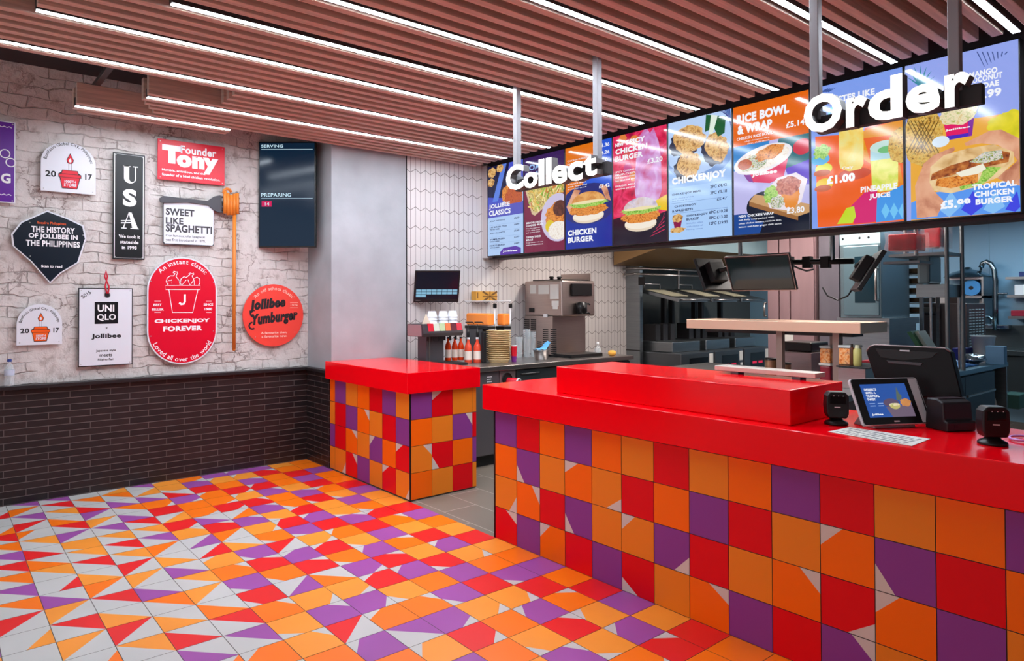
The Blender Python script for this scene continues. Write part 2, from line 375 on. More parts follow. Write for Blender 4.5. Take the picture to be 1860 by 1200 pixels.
for j in range(0, 30):
    st, row = FL.get(j, (0, '')); row = row.split()
    for i in range(-14, 32):
        if 0 <= i - st < len(row): code = row[i - st]
        else:
            code = R.choice('OARPOA'); q = R.random(); pw = min(.85, .25 + .05 * j)
            if q < pw * .6: code += '/' + R.choice('trbl')
            elif q < pw: code += ':' + R.choice('trbl')
        x0, x1 = max(XB, FX0 + .2 * i), FX0 + .2 * (i + 1); y1, y0 = FY0 - .2 * j, FY0 - .2 * (j + 1)
        tile(mb, [(x0, y1, 0), (x1, y1, 0), (x1, y0, 0), (x0, y0, 0)], code, TC, 'trbl', R)
struct(mb.build('floor', recalc=False, base=(0, 0, 0)))
mb = MB(); mb.box((XF - .9, YC, -.1), (3.2, 12.2, -.001), m_kfl); struct(mb.build('floor_kitchen', base=(0, 0, 0)))
mb = MB(); mb.box((XB - .3, -3.2, -.1), (XB, 3.0, 3.4), m_brick); struct(mb.build('wall_left', base=(XB, 0, 0)))
ZC = .885
mb = MB(); mb.box((XB, -3.2, 0), (XB + .022, 2.86, ZC - .03), dark_brick('dark_long_brick', 1)); struct(mb.build('wall_left_lower', base=(0, 0, .005)))
mb = MB(); mb.box((XB, 2.838, 0), (XF, 2.86, ZC - .03), dark_brick('dark_long_brick_return', 0)); struct(mb.build('wall_return_lower', base=(0, 0, .005)))
CAP = mat('dark_cap', (34, 29, 31), .4)
mb = MB(); mb.box((XB, -3.2, ZC - .03), (XB + .075, 2.8, ZC), CAP); struct(mb.build('trim_1', bev=.004))
mb = MB(); mb.box((XB, 2.8, ZC - .03), (XF, 2.86, ZC), CAP); struct(mb.build('trim_2', bev=.004))
mb = MB(); mb.box((XB - .3, 2.86, 0), (XF, 3.672, 3.4), PLASTER); struct(mb.build('wall_column'))
mb = MB(); mb.box((XF - .01, 3.669, .9), (XF + .006, 3.677, 3.3), BLKM); struct(mb.build('trim_3'))
mb = MB(); mb.box((XF - .5, 3.672, 0), (XF, 7.25, 3.4), m_chev); struct(mb.build('wall_back', base=(XF, 3.66, .02)))
mb = MB(); mb.box((XF - .02, 7.25, 0), (XF + .012, 7.275, 2.6), mat('pale_edge_trim', (190, 200, 206), .3, .6)); struct(mb.build('trim_4'))
mb = MB(); mb.box((XB - .4, -3.2, 3.3), (3.2, 4.72, 3.4), CEIL); struct(mb.build('ceiling'))
BULK = mat('bulkhead', (60, 55, 60), .6); BULKP = mat('bulkhead_pale', (186, 176, 176), .6)
mb = MB(); mb.box((XF, YS + .075, ZS - .02), (3.2, YS + .3, 3.3), BULK); struct(mb.build('wall_bulkhead'))
mb = MB(); mb.box((XF, YS - .01, ZS - .012), (-5.478, YS + .075, 2.94), BULKP); struct(mb.build('trim_5'))
mb = MB(); mb.box((XF - .9, YS + .3, 2.5), (3.2, 12.2, 2.6), mat('kitchen_ceiling', (150, 170, 178), .7)); struct(mb.build('ceiling_kitchen'))
mb = MB(); mb.box((XF - .9, 7.275, 0), (XF - .3, 12.2, 2.6), mat('kitchen_wall_dark', (92, 98, 98), .5)); struct(mb.build('wall_kitchen_left'))
mb = MB(); mb.box((XF - .3, 10.6, 0), (3.2, 10.8, 2.6), KWALL)
for k in range(9): mb.box((-3.9 + k * .62, 10.596, 0), (-3.896 + k * .62, 10.6, 2.5), mat('panel_joint', (112, 150, 176), .5))
struct(mb.build('wall_kitchen_back'))
mb = MB(); mb.box((3.2, YC, 0), (3.3, 12.2, 2.6), KWALL); struct(mb.build('wall_kitchen_right'))
mb = MB(); mb.box((3.2, -3.2, 0), (3.3, YC, 3.4), mat('added_wall', (150, 136, 132), .7)); struct(mb.build('wall_right_added'))  # unseen wall, added to keep side light off the slats
# --- slatted ceiling and strip lights
WOOD = mat('slat_timber', (206, 178, 162), .55, var=.2, vscale=4, stretch=(14, .7, 14))
LEDM = mat('led_diffuser', (255, 255, 255), .4, emit=(232, 244, 255), es=LED_POWER)
HOUS = mat('led_housing', (60, 54, 54), .5)
ZL, SW, SH = 2.92, .05, .15
LED = [(-5.565, .81, 1.945, 'short strip light nearest the white brick wall, alone on its timber slats'), (-5.02, 1.17, 4.51, 'strip light second from the white brick wall, starting above the red nameplate sign'),
       (-4.425, 0.0, 4.52, 'long strip light third from the white brick wall, running in from the left'), (-3.85, .39, 4.52, 'long strip light fourth from the white brick wall'),
       (-3.375, .89, 4.5, 'strip light fifth from the white brick wall, ending above the pink-red menu screen'), (-2.875, 1.0, 4.5, 'strip light sixth from the white brick wall, ending above the fried chicken menu screen'),
       (-2.285, 1.9, 4.51, 'strip light seventh from the white brick wall, ending above the rice bowl menu screen'), (-1.59, 2.8, 4.55, 'wide-looking strip light behind the first letter of the order sign'), (-1.01, 3.4, 4.55, 'strip light at the right end of the ceiling, above the last menu screen')]
for x, y0, y1, lab in LED:
    t = thing('strip_light', 'white ' + lab, 'ceiling light', (x, (y0 + y1) / 2, ZL), 'strip lights in the slatted ceiling')
    mb = MB(); mb.box((x - .02, y0, ZL + .002), (x + .02, y1, ZL + .06), HOUS); mb.build('housing', t)
    mb = MB(); mb.box((x - .017, y0 + .005, ZL + .0008), (x + .017, y1 - .005, ZL + .0018), LEDM); mb.build('diffuser', t)
POSTX = [px(1, 3.08, q_, 200).x for q_ in (939, 1085, 1483, 1736)]
def slat(x, y0, y1):
    for q_ in POSTX:
        if abs(x - q_) < .0465: x = q_ + (.0465 if x > q_ else -.0465)
    mb = MB(); mb.box((x - SW / 2, y0, ZL), (x + SW / 2, y1, ZL + SH), WOOD)
    tag(mb.build('timber_slat', bev=.003), 'brown timber slat hung in line with the others of the slatted ceiling', 'ceiling slat', 'timber slats of the ceiling')
xs = [(-5.715, .85, 1.96), (-5.64, .81, 1.96), (-5.49, .81, 4.5), (-5.39, 1.3, 4.5), (-5.29, 1.25, 4.52), (-5.19, 1.2, 4.52), (-5.095, 1.16, 4.52), (-4.945, 1.16, 4.52)]
for k in range(len(LED) - 1):
    a, b_ = LED[k][0], LED[k + 1][0]
    if k == 0: continue
    n = 4 if b_ - a > .65 else (3 if b_ - a > .52 else 2)
    lo, hi = a + .075, b_ - .075
    for q in range(n + 2):
        x = lo + (hi - lo) * q / (n + 1)
        if k == 1 and q == 0: continue
        xs.append((x, 1.63 if k == 1 and q < 4 else (.39 if k == 3 and q == 0 else -.6), 4.52))
for q in range(1, 24): xs.append((-1.01 + .075 + .105 * (q - 1), -.6, 4.56))
for x, y0, y1 in xs: slat(x, y0, y1)
mb = MB()
for y in (.95, 2.2, 3.4, 4.35): mb.box((-5.0, y, ZL + SH), (2.0, y + .04, ZL + SH + .03), HOUS)
for y in (.92, 1.8): mb.box((-5.75, y, ZL + SH), (-5.0, y + .04, ZL + SH + .03), HOUS)
for x in (-5.45, -4.3, -3.1, -1.9, -.7):
    for y in (.97, 2.22, 3.42): mb.cyl((x, y, ZL + SH + .03), (x, y, 3.3), .006, HOUS, 8)
tag(mb.build('slat_carrier'), 'dark steel carrier rails and hanger rods above the timber slats', 'ceiling rail')
# ================================================================ signs on the white brick wall
SX = XB + .04
def sframe(x0, x1, y0, y1, X=SX):
    """square frame on the wall covering the pixel box; returns frame with unit metre axes, width, height"""
    ym = (y0 + y1) / 2; xm = (x0 + x1) / 2
    a = px(0, X, x0, ym); b = px(0, X, x1, ym); z1 = px(0, X, xm, y0).z; z0 = px(0, X, xm, y1).z
    return Frame((X, a.y, z0), (0, 1, 0), (0, 0, 1)), b.y - a.y, z1 - z0
def sign(label, fr, W, Hh, group='painted signs on the brick wall'):
    return thing('wall_sign', label, 'sign', fr(W / 2, 0, -.012), group)
SW_ = mat('sign_white', (226, 228, 236), .35); SB_ = mat('sign_black', (17, 18, 22), .3); SR_ = mat('sign_red', (222, 6, 44), .3)
SO_ = mat('sign_orange', (244, 96, 26), .35); SP_ = mat('sign_purple', (96, 20, 150), .3); SN_ = mat('sign_navy', (10, 24, 38), .3); SK_ = mat('sign_salmon', (240, 72, 60), .35)
INK = mat('sign_ink', (24, 22, 28), .5); INKW = mat('sign_white_ink', (246, 244, 246), .45); INKG = mat('sign_grey_ink', (66, 64, 70), .5); SCRW = mat('screw_head', (196, 194, 190), .3, .9)
def board(fr, pts, m, root, d=.012, name='board', bev=.001):
    mb = MB(); mb.prism([fr(a, b, -d) for a, b in pts], fr.n * d, m); return mb.build(name, root, bev=bev)
def screws(fr, pts, root, r=.0055):
    for a, b in pts:
        mb = MB(); mb.lathe(fr(a, b, 0), [(r, 0), (r, .001), (r * .6, .0025)], SCRW, 10, fr.n); mb.build('screw', root)
def rect(W, Hh, i=0): return [(i, i), (W - i, i), (W - i, Hh - i), (i, Hh - i)]
def spacer(fr, pts, root):
    for a, b in pts:
        mb = MB(); mb.cyl(fr(a, b, -.012), fr(a, b, -(SX - XB)), .008, SCRW, 8); mb.build('spacer', root)
def arc(c, r, a0, a1, n=20, sq=1): return [(c[0] + r * cos(a0 + (a1 - a0) * k / n), c[1] + r * sq * sin(a0 + (a1 - a0) * k / n)) for k in range(n + 1)]

# purple sign cut by the left edge of the photo
fr, W, Hh = sframe(-96, 28, 214, 365); t = sign('purple rectangular sign with white lettering at the far left of the brick wall', fr, W, Hh)
board(fr, rect(W, Hh), SW_, t); mb = MB(); mb.fpoly(fr, rect(W, Hh, .008), SP_, .0006); mb.build('panel', t)
mb = MB(); mb.text(fr, 'G', (W * .78, Hh * .24, W * .93, Hh * .36), INKW, .0014, .04)
for q in (0, 1):
    c = (W * (.84 + .09 * q), Hh * (.60 - .1 * q)); mb.fline(fr, arc(c, W * .075, 0, 2 * pi, 20, 1), .007, INKW, .0014)
for zz in (.1, .93):
    mb.fline(fr, [(W * (.5 + .44 * k / 24), Hh * zz + .004 * sin(k * 1.5)) for k in range(25)], .005, INKW, .0014)
mb.lines('lettering', t); screws(fr, [(W - .018, .018), (W - .018, Hh - .018)], t); spacer(fr, [(W * .3, Hh * .5), (W * .8, Hh * .5)], t)

def arch_sign(box, label, cake, ysh):
    fr, W, Hh = sframe(*box); t = sign(label, fr, W, Hh); sh = Hh * ysh
    out = [(0, 0), (W, 0), (W, sh)] + [(W / 2 + W / 2 * cos(a), sh + (Hh - sh) * sin(a)) for a in [pi * k / 24 for k in range(1, 24)]] + [(0, sh)]
    board(fr, out, SW_, t)
    mb = MB(); cx, cy = W / 2, sh - Hh * .0
    mb.arctext(fr, 'Bonifacio Global City, Philippines', (cx, cy - Hh * .02), W * .405, pi / 2, W * .085, INK, .001, bold=.01, ksp=.93)
    mb.text(fr, '20', (W * .08, Hh * .29, W * .27, Hh * .41), INK, .001, .03); mb.text(fr, '17', (W * .8, Hh * .29, W * .93, Hh * .41), INK, .001, .03)
    mb.lines('lettering', t)
    mb = MB()
    mb.fpoly(fr, [(W*.375, Hh*.08), (W*.655, Hh*.08), (W*.71, Hh*.3), (W*.33, Hh*.3)], INK, .001)
    mb.fpoly(fr, [(W*.385, Hh*.095), (W*.645, Hh*.095), (W*.695, Hh*.3), (W*.345, Hh*.3)], cake, .0016)
    mb.fpoly(fr, [(W*.31, Hh*.3), (W*.73, Hh*.3), (W*.73, Hh*.37), (W*.68, Hh*.4), (W*.66, Hh*.45), (W*.38, Hh*.45), (W*.36, Hh*.4), (W*.31, Hh*.37)], INK, .001)
    mb.fpoly(fr, [(W*.322, Hh*.31), (W*.718, Hh*.31), (W*.718, Hh*.365), (W*.322, Hh*.365)], cake, .0016)
    mb.fpoly(fr, [(W*.37, Hh*.375), (W*.67, Hh*.375), (W*.65, Hh*.44), (W*.39, Hh*.44)], cake, .0016)
    mb.fpoly(fr, rect_at(W*.495, Hh*.45, W*.055, Hh*.14), INK, .001); mb.fpoly(fr, rect_at(W*.502, Hh*.45, W*.04, Hh*.13), SW_, .0016)
    fl = [(W*.522, Hh*.79), (W*.455, Hh*.655), (W*.47, Hh*.6), (W*.522, Hh*.565), (W*.575, Hh*.6), (W*.59, Hh*.655)]
    mb.fpoly(fr, fl, INK, .001); mb.fpoly(fr, [(W*.522 + (a - W*.522) * .82, Hh*.66 + (b - Hh*.66) * .82) for a, b in fl], cake, .0016)
    mb.fpoly(fr, [(W*.522 + (a - W*.522) * .4, Hh*.63 + (b - Hh*.63) * .4) for a, b in fl], SW_, .0022)
    mb.text(fr, '1000TH', (W*.42, Hh*.195, W*.63, Hh*.25), SW_, .0022, .03); mb.text(fr, 'STORE', (W*.41, Hh*.125, W*.64, Hh*.185), SW_, .0022, .03)
    mb.build('cake_picture', t); screws(fr, [(.02, .02), (W - .02, .02), (W*.12, sh + Hh*.1), (W*.88, sh + Hh*.1)], t, .004); spacer(fr, [(W * .3, Hh * .4), (W * .7, Hh * .4)], t)
def rect_at(a, b, w, h): return [(a, b), (a + w, b), (a + w, b + h), (a, b + h)]
arch_sign((74, 174, 259, 350), 'arch-topped white sign with a red candle cake, near the top of the wall', SR_, .58)
arch_sign((30, 113, 552, 626), 'small arch-topped white sign with an orange candle cake, low on the wall', SO_, .5)

# black upright USA sign
fr, W, Hh = sframe(205, 263, 279, 471); t = sign('tall narrow black sign with three white stacked letters', fr, W, Hh)
board(fr, rect(W, Hh), SB_, t)
mb = MB(); mb.fline(fr, rect(W, Hh, .012), .005, INKW, .001, True); mb.build('border_line', t)
mb = MB()
def L(u0, v0, w, h): return lambda P: [(u0 + a * w, v0 + b * h) for a, b in P]
g = L(W*.3, Hh*.72, W*.48, Hh*.165)
mb.fpoly(fr, g([(.08,.28),(.42,.28),(.42,1),(.08,1)]), INKW, .001); mb.fpoly(fr, g([(0,.95),(.5,.95),(.5,1),(0,1)]), INKW, .001); mb.fpoly(fr, g([(.66,.95),(1,.95),(1,1),(.66,1)]), INKW, .001)
mb.fpoly(fr, g([(.8,.28),(.87,.28),(.87,.96),(.8,.96)]), INKW, .001)
o = [(.475 + .395 * cos(a), .28 + .28 * sin(a)) for a in [pi + pi * k / 14 for k in range(15)]]; i_ = [(.61 + .19 * cos(a), .28 + .2 * sin(a)) for a in [2 * pi - pi * k / 14 for k in range(15)]]
for k in range(14): mb.fpoly(fr, g([o[k], o[k+1], i_[13-k], i_[14-k]]), INKW, .001)
mb.text(fr, 'S', (W*.3, Hh*.5, W*.74, Hh*.665), INKW, .001, .05)
g = L(W*.26, Hh*.29, W*.55, Hh*.155)
mb.fpoly(fr, g([(.42,1),(.58,1),(.95,.05),(.62,.05)]), INKW, .001); mb.fpoly(fr, g([(.42,1),(.46,1),(.16,.05),(.09,.05)]), INKW, .001)
mb.fpoly(fr, g([(0,0),(.3,0),(.3,.05),(0,.05)]), INKW, .001); mb.fpoly(fr, g([(.52,0),(1,0),(1,.05),(.52,.05)]), INKW, .001)
for q in (.3, .42): mb.fpoly(fr, g([(-.02,q),(.6,q+.06),(.6,q+.12),(-.02,q+.06)]), INKW, .001)
for k, s in enumerate(('We took it', 'stateside', 'in 1998')): mb.text(fr, s, (W*.18, Hh*(.2-.052*k), W*.85, Hh*(.232-.052*k)), INKW, .001, .03, keep='c')
mb.lines('lettering', t); screws(fr, [(.02, .02), (W-.02, .02), (.02, Hh-.02), (W-.02, Hh-.02)], t, .004); spacer(fr, [(W*.5, Hh*.2), (W*.5, Hh*.8)], t)

# red nameplate
fr, W, Hh = sframe(286.5, 408, 259, 331); t = sign('red rectangular nameplate sign with big white lettering, below the short strip light', fr, W, Hh)
board(fr, rect(W, Hh), SR_, t); mb = MB()
mb.text(fr, 'Founder', (W*.33, Hh*.7, W*.87, Hh*.9), INKW, .001, .03); mb.text(fr, 'T', (W*.06, Hh*.42, W*.34, Hh*.87), INKW, .001, .09); mb.text(fr, 'ony', (W*.27, Hh*.24, W*.9, Hh*.67), INKW, .001, .07)
mb.text(fr, 'Humble, ambitious, and the', (W*.06, Hh*.21, W*.7, Hh*.275), INKW, .001, .02); mb.text(fr, 'founder of a fried chicken revolution.', (W*.06, Hh*.1, W*.93, Hh*.165), INKW, .001, .02)
mb.lines('lettering', t); screws(fr, [(.02, .02), (W-.02, .02), (.02, Hh-.02), (W-.02, Hh-.02)], t, .004); spacer(fr, [(W*.2, Hh*.5), (W*.8, Hh*.5)], t)

# black many-sided sign
P5 = [(85.4,382),(121,395),(152,409.6),(157,433),(142.5,477),(110,496.7),(91,514.6),(56,475),(23,446.7),(20,425),(37.5,403)]
w5 = [px(0, SX, *p) for p in P5]; y0 = min(p.y for p in w5); z0 = min(p.z for p in w5); W = max(p.y for p in w5) - y0; Hh = max(p.z for p in w5) - z0
fr = Frame((SX, y0, z0), (0,1,0), (0,0,1)); out = [(p.y - y0, p.z - z0) for p in w5][::-1]
t = sign('black many-sided sign pointed at the bottom, with a white rim', fr, W, Hh); board(fr, out, SW_, t)
c5 = (W*.5, Hh*.52); inn = [(c5[0] + (a - c5[0]) * .955, c5[1] + (b - c5[1]) * .96) for a, b in out]
mb = MB(); mb.fpoly(fr, inn, SN_, .0008); mb.build('panel', t)
def pb(x0, y0_, x1, y1_):
    a = px(0, SX, x0, (y0_+y1_)/2); b = px(0, SX, x1, (y0_+y1_)/2); c = px(0, SX, (x0+x1)/2, y0_); d = px(0, SX, (x0+x1)/2, y1_); return (a.y, d.z, b.y, c.z)
def rel(bx, fr): return (bx[0] - fr.o.y, bx[1] - fr.o.z, bx[2] - fr.o.y, bx[3] - fr.o.z)
mb = MB()
mb.text(fr, 'Esquire Philippines', rel(pb(68, 403, 120, 409), fr), SO_, .0014, .01)
for s, bx in (('THE HISTORY', (57,412,136,423)), ('OF JOLLIBEE IN', (52,425,141,436)), ('THE PHILIPPINES', (47,437,145,448)), ('Scan to read', (75,481,113,486))): mb.text(fr, s, rel(pb(*bx), fr), INKW, .0014, .035)
mb.lines('lettering', t); screws(fr, [rel(pb(54,404,54,404), fr)[:2], rel(pb(151,427,151,427), fr)[:2], rel(pb(55,465,55,465), fr)[:2]], t, .005); spacer(fr, [(W*.3, Hh*.6), (W*.7, Hh*.6)], t)

# spaghetti sign: board, fork, noodles
fr, W, Hh = sframe(296, 389, 368, 445); t = sign('white board sign with a big grey fork twirling orange noodles across its top', fr, W, Hh)
rr_ = .012; out = [(rr_, 0), (W - rr_, 0), (W, rr_), (W, Hh), (0, Hh), (0, rr_)]; board(fr, out, INKG, t)
mb = MB(); mb.fpoly(fr, [(.006 + a * (1 - .012 / W), .006 + b * (1 - .006 / Hh)) for a, b in out], SW_, .0007)
mb.build('panel', t); mb = MB()
for s, bx in (('SWEET', (301,379,353,392)), ('LIKE', (301,395,333,407)), ('SPAGHETTI', (301,409,385,423))): mb.text(fr, s, rel(pb(*bx), fr), INKG, .0014, .04)
for s, bx in (('Our famous Jolly Spaghetti', (301,427,372,432)), ('was first introduced in 1979.', (301,434,373,439))): mb.text(fr, s, rel(pb(*bx), fr), INKG, .0014, .01)
mb.lines('lettering', t)
FK = mat('fork_grey', (72, 70, 76), .45)
def wp(x, y, X=SX): p = px(0, X, x, y); return (p.y - fr.o.y, p.z - fr.o.z)
mb = MB(); fo = [wp(*p) for p in [(289,360),(296,356),(340,361),(376,365),(388,357),(398,355),(402,356),(402,386),(396,386),(388,382),(378,373),(340,368),(297,369),(290,367)]][::-1]
mb.prism([fr(a, b, .002) for a, b in fo], fr.n * .014, FK)
for k in range(4):
    a = wp(432, 360.5 + 9 * k); mb.tube([fr(wp(400, 361 + 8 * k)[0], a[1], .009), fr(a[0], a[1], .009), fr(a[0] + .012, a[1], .009)], .009, FK, 8)
mb.build('fork', t, bev=.002)
ND = mat('noodle_orange', (226, 130, 46), .4); mb = MB()
for k in range(5):
    xk = 406.5 + 5.6 * k; top = [348, 352, 355, 353, 352][k]; bot = [388, 391, 391, 391, 389][k]; mb.tube([fr(*wp(xk, top), .03), fr(*wp(xk, (top + bot) / 2), .034), fr(*wp(xk, bot), .03)], .0155, ND, 10)
cu_ = [wp(*p) for p in [(404,352),(405,346),(410,343.5),(415,345),(418,350)]]; mb.tube([fr(a, b, .03) for a, b in cu_], .013, ND, 10)
mb.tube([fr(*wp(424, 389), .026), fr(*wp(423.7, 500), .02), fr(*wp(423.5, 634), .02)], .0155, ND, 12); mb.blob(fr(*wp(423.5, 634), .02), (.0155,.0155,.0155), ND)
mb.build('noodles', t); screws(fr, [wp(308, 363), (W*.06, .02)], t, .004); spacer(fr, [(W*.3, Hh*.4), (W*.8, Hh*.4)], t)

# white shop tag sign on a red cord
fr, W, Hh = sframe(142, 241, 523, 664); t = sign('white rectangular tag-shaped sign with a black square, hung under a red cord', fr, W, Hh)
board(fr, rect(W, Hh), SB_, t); mb = MB(); mb.fpoly(fr, rect(W, Hh, .007), SW_, .0007); mb.build('panel', t)
mb = MB(); mb.fpoly(fr, rect_at(W*.29, Hh*.54, W*.43, Hh*.28), SB_, .0014); mb.text(fr, 'UNI', (W*.345, Hh*.695, W*.65, Hh*.785), INKW, .002, .03); mb.text(fr, 'QLO', (W*.335, Hh*.575, W*.68, Hh*.665), INKW, .002, .03)
mb.text(fr, 'x', (W*.49, Hh*.475, W*.53, Hh*.495), INK, .0014); mb.text(fr, 'Jollibee', (W*.235, Hh*.34, W*.78, Hh*.415), INK, .0014, .045)
for k, s in enumerate(('Japanese style', 'meets', 'Filipino flair')): mb.text(fr, s, (W*.22, Hh*(.175-.057*k), W*.78, Hh*(.212-.057*k)), INK, .0014, .02, keep='c')
f2 = Frame(fr(W*.08, Hh*.86), Vector((0,1,.75)).normalized() * .1, Vector((0,-.75,1)).normalized() * .1); mb.text(f2, '2015', (0, 0, .75, .28), INK, .0014, .01)
mb.lines('lettering', t); mb = MB()
mb.fline(fr, arc((W*.52, Hh*.91), .02, 0, 2*pi, 20), .006, GREYP, .0016); mb.fell(fr, (W*.52, Hh*.91), (.017, .017), INK, .0012); mb.build('eyelet', t)
CORD = mat('red_cord', (206, 24, 50), .6); mb = MB()
tp = px(0, SX, 192.5, 491); tb = fr(W*.52, Hh*.91, .008); mb.tube([tb + Vector((.008,-.004,.012)), tb.lerp(tp, .35) + Vector((.006,-.014,0)), tb.lerp(tp, .75) + Vector((0,.008,0)), tp, tb.lerp(tp, .75) + Vector((0,-.012,0)), tb.lerp(tp, .35) + Vector((.006,.014,0)), tb + Vector((.008,.004,.012))], .006, CORD, 8); mb.build('cord', t)
screws(fr, [(.02, .02), (W-.02, .02), (.02, Hh-.02), (W-.02, Hh-.02)], t, .004); spacer(fr, [(W*.3, Hh*.4), (W*.8, Hh*.4)], t)

# red oval sign
fr, W, Hh = sframe(267, 394, 467, 661); t = sign('large red upright oval sign with a white rim and a bucket of drumsticks', fr, W, Hh)
def stad(W, Hh, i): r = W/2 - i; return arc((W/2, W/2), r, pi, 2*pi, 24) + arc((W/2, Hh - W/2), r, 0, pi, 24)
board(fr, stad(W, Hh, 0), SW_, t); mb = MB(); mb.fpoly(fr, stad(W, Hh, .011), SR_, .0007); mb.build('panel', t)
def q(x, y): p = px(0, SX, x, y); return (p.y - fr.o.y, p.z - fr.o.z)
K = lambda x, y: q(240 + x / 2.667, 230 + y / 2.667)
mb = MB(); lw = .006
mb.fline(fr, [K(178,788),(K(195,900)), K(293,900), K(318,790)], lw, INKW, .0014); mb.fline(fr, [K(162,768), K(162,788), K(330,788), K(330,768)], lw, INKW, .0014, True)
mb.fline(fr, [K(175,768)] + [K(*p) for p in [(165,750),(170,732),(185,722),(200,722),(208,712),(198,706),(202,700),(214,704),(218,702),(220,710),(212,724),(228,745),(232,768)]], lw, INKW, .0014)
mb.fline(fr, [K(*p) for p in [(232,762),(236,738),(250,726),(262,730),(274,720),(280,716),(274,712),(282,708),(290,713),(297,708),(299,714),(290,722),(300,745),(302,768)]], lw, INKW, .0014)
mb.fline(fr, [K(*p) for p in [(300,735),(314,728),(328,738),(328,758),(320,768)]], lw, INKW, .0014); mb.fline(fr, [K(*p) for p in [(224,740),(240,768),(262,742)]], lw, INKW, .0014); mb.fline(fr, [K(*p) for p in [(270,740),(280,768),(296,745)]], lw, INKW, .0014)
for k in range(9): mb.fell(fr, K(172 + R.random()*20, 735 + R.random()*25), (.003,.003), INKW, .0014, n=8)
mb.fline(fr, [K(255,812), K(255,848), K(249,858), K(238,860), K(228,852)], .017, INKW, .0014); mb.build('bucket_picture', t)
mb = MB()
def kb(x0, y0_, x1, y1_): a = K(x0, y1_); b = K(x1, y0_); return (a[0], a[1], b[0], b[1])
mb.text(fr, 'CHICKENJOY', kb(108,928,376,956), INKW, .0014, .05); mb.text(fr, 'FOREVER', kb(150,962,340,992), INKW, .0014, .05)
for s, bx in (('BEST', (103,857,143,869)), ('SELLER', (95,879,153,891)), ('SINCE', (346,855,392,867)), ('1980', (351,877,387,889))): mb.text(fr, s, kb(*bx), INKW, .0014, .03)
for x0, x1 in ((108,138), (358,384)):
    for y in (845, 900): mb.fline(fr, [K(x0, y), K(x1, y)], .003, INKW, .0014)
mb.arctext(fr, 'An instant classic', (W/2, Hh - W/2), W*.4, pi/2, W*.095, INKW, .0014, bold=.01); mb.arctext(fr, 'Loved all over the world', (W/2, W/2), W*.46, -pi/2, W*.095, INKW, .0014, inside=True, bold=.01)
mb.lines('lettering', t); screws(fr, [(.03, Hh*.27), (W-.03, Hh*.3), (.03, Hh*.77), (W-.03, Hh*.77)], t, .005); spacer(fr, [(W*.5, Hh*.3), (W*.5, Hh*.7)], t)

# round salmon sign
fr, W, Hh = sframe(441, 551, 516, 629); t = sign('round salmon-red sign with black groovy lettering, beside the corner of the wall', fr, W, Hh)
board(fr, [(W/2 + W/2*cos(a), Hh/2 + Hh/2*sin(a)) for a in [2*pi*k/48 for k in range(48)]], SK_, t); mb = MB(); K = lambda x, y: q(240 + x / 2.667, 230 + y / 2.667)
c, sn = cos(.1), sin(.1); f2 = Frame(fr(W*.11, Hh*.5), (0, c, sn), (0, -sn, c))
mb.text(f2, 'Jollibee', (0, .02, W*.6, Hh*.24), INK, .001, .075, shear=.25); f3 = Frame(fr(W*.15, Hh*.3), (0, c, sn), (0, -sn, c)); mb.text(f3, 'Yumburger', (0, 0, W*.77, Hh*.22), INK, .001, .07, shear=.25)
mb.fline(fr, arc((W*.15, Hh*.34), W*.05, 1.5, 5.4, 14), .015, INK, .0012); mb.fline(fr, arc((W*.17, Hh*.53), W*.05, 1.2, 5.0, 14), .013, INK, .0012)
mb.lines('lettering', t); mb = MB()
LI = mat('sign_pale_ink', (250, 204, 190), .5); mb.arctext(fr, 'An old school classic', (W/2, Hh/2), W*.4, pi/2, W*.075, LI, .001, bold=.01)
mb.text(fr, 'A favourite then,', (W*.29, Hh*.2, W*.72, Hh*.24), LI, .001, .02); mb.text(fr, 'a favourite now.', (W*.3, Hh*.145, W*.72, Hh*.185), LI, .001, .02)
mb.text(fr, '1974', (W*.78, Hh*.645, W*.9, Hh*.675), LI, .001, .02)
for v in (.62, .7): mb.fline(fr, [(W*.77, Hh*v), (W*.91, Hh*v)], .003, LI, .001)
mb.lines('lettering', t); screws(fr, [(W*.2, Hh*.16), (W*.85, Hh*.22), (W*.84, Hh*.8), (W*.17, Hh*.8)], t, .004); spacer(fr, [(W*.5, Hh*.3), (W*.5, Hh*.7)], t)

# order status screen, swivelled towards the room
d = RT.copy(); ctr = px(0, -5.85, 521.5, 353); dep = (ctr - Vector((0, 0, H))).dot(FW); W = 104 * dep / F; Hh = 192 * dep / F
t = thing('order_status_screen', 'tall dark blue order status screen mounted in the corner of the brick wall', 'screen', ctr - Vector((0, 0, Hh / 2)))
fr = Frame(ctr - d * W / 2 - Vector((0, 0, Hh / 2)), d, (0, 0, 1))
mb = MB(); mb.prism([fr(*p, -.05) for p in rect(W, Hh)], fr.n * .05, BLK); mb.build('housing', t, bev=.004)
mb = MB(); mb.fpoly(fr, rect(W, Hh, .012), mat('status_display', (6, 12, 20), .14, emit=(14, 38, 60), es=.8, spec=.3), .001); mb.build('display', t)
mb = MB(); T1 = em((205, 235, 250))
mb.text(fr, 'SERVING', (.025, Hh*.945, W*.43, Hh*.972), T1, .002, .015); mb.text(fr, 'PREPARING', (.025, Hh*.478, W*.57, Hh*.512), T1, .002, .015)
mb.fpoly(fr, rect_at(.025, Hh*.925, W*.9, .004), T1, .002); mb.fpoly(fr, rect_at(.025, Hh*.46, W*.9, .004), T1, .002)
mb.fpoly(fr, rect_at(.03, Hh*.385, W*.175, Hh*.052), em((214, 20, 90)), .002); mb.text(fr, '14', (W*.115, Hh*.395, W*.19, Hh*.426), T1, .003, .015); mb.lines('display_lettering', t)
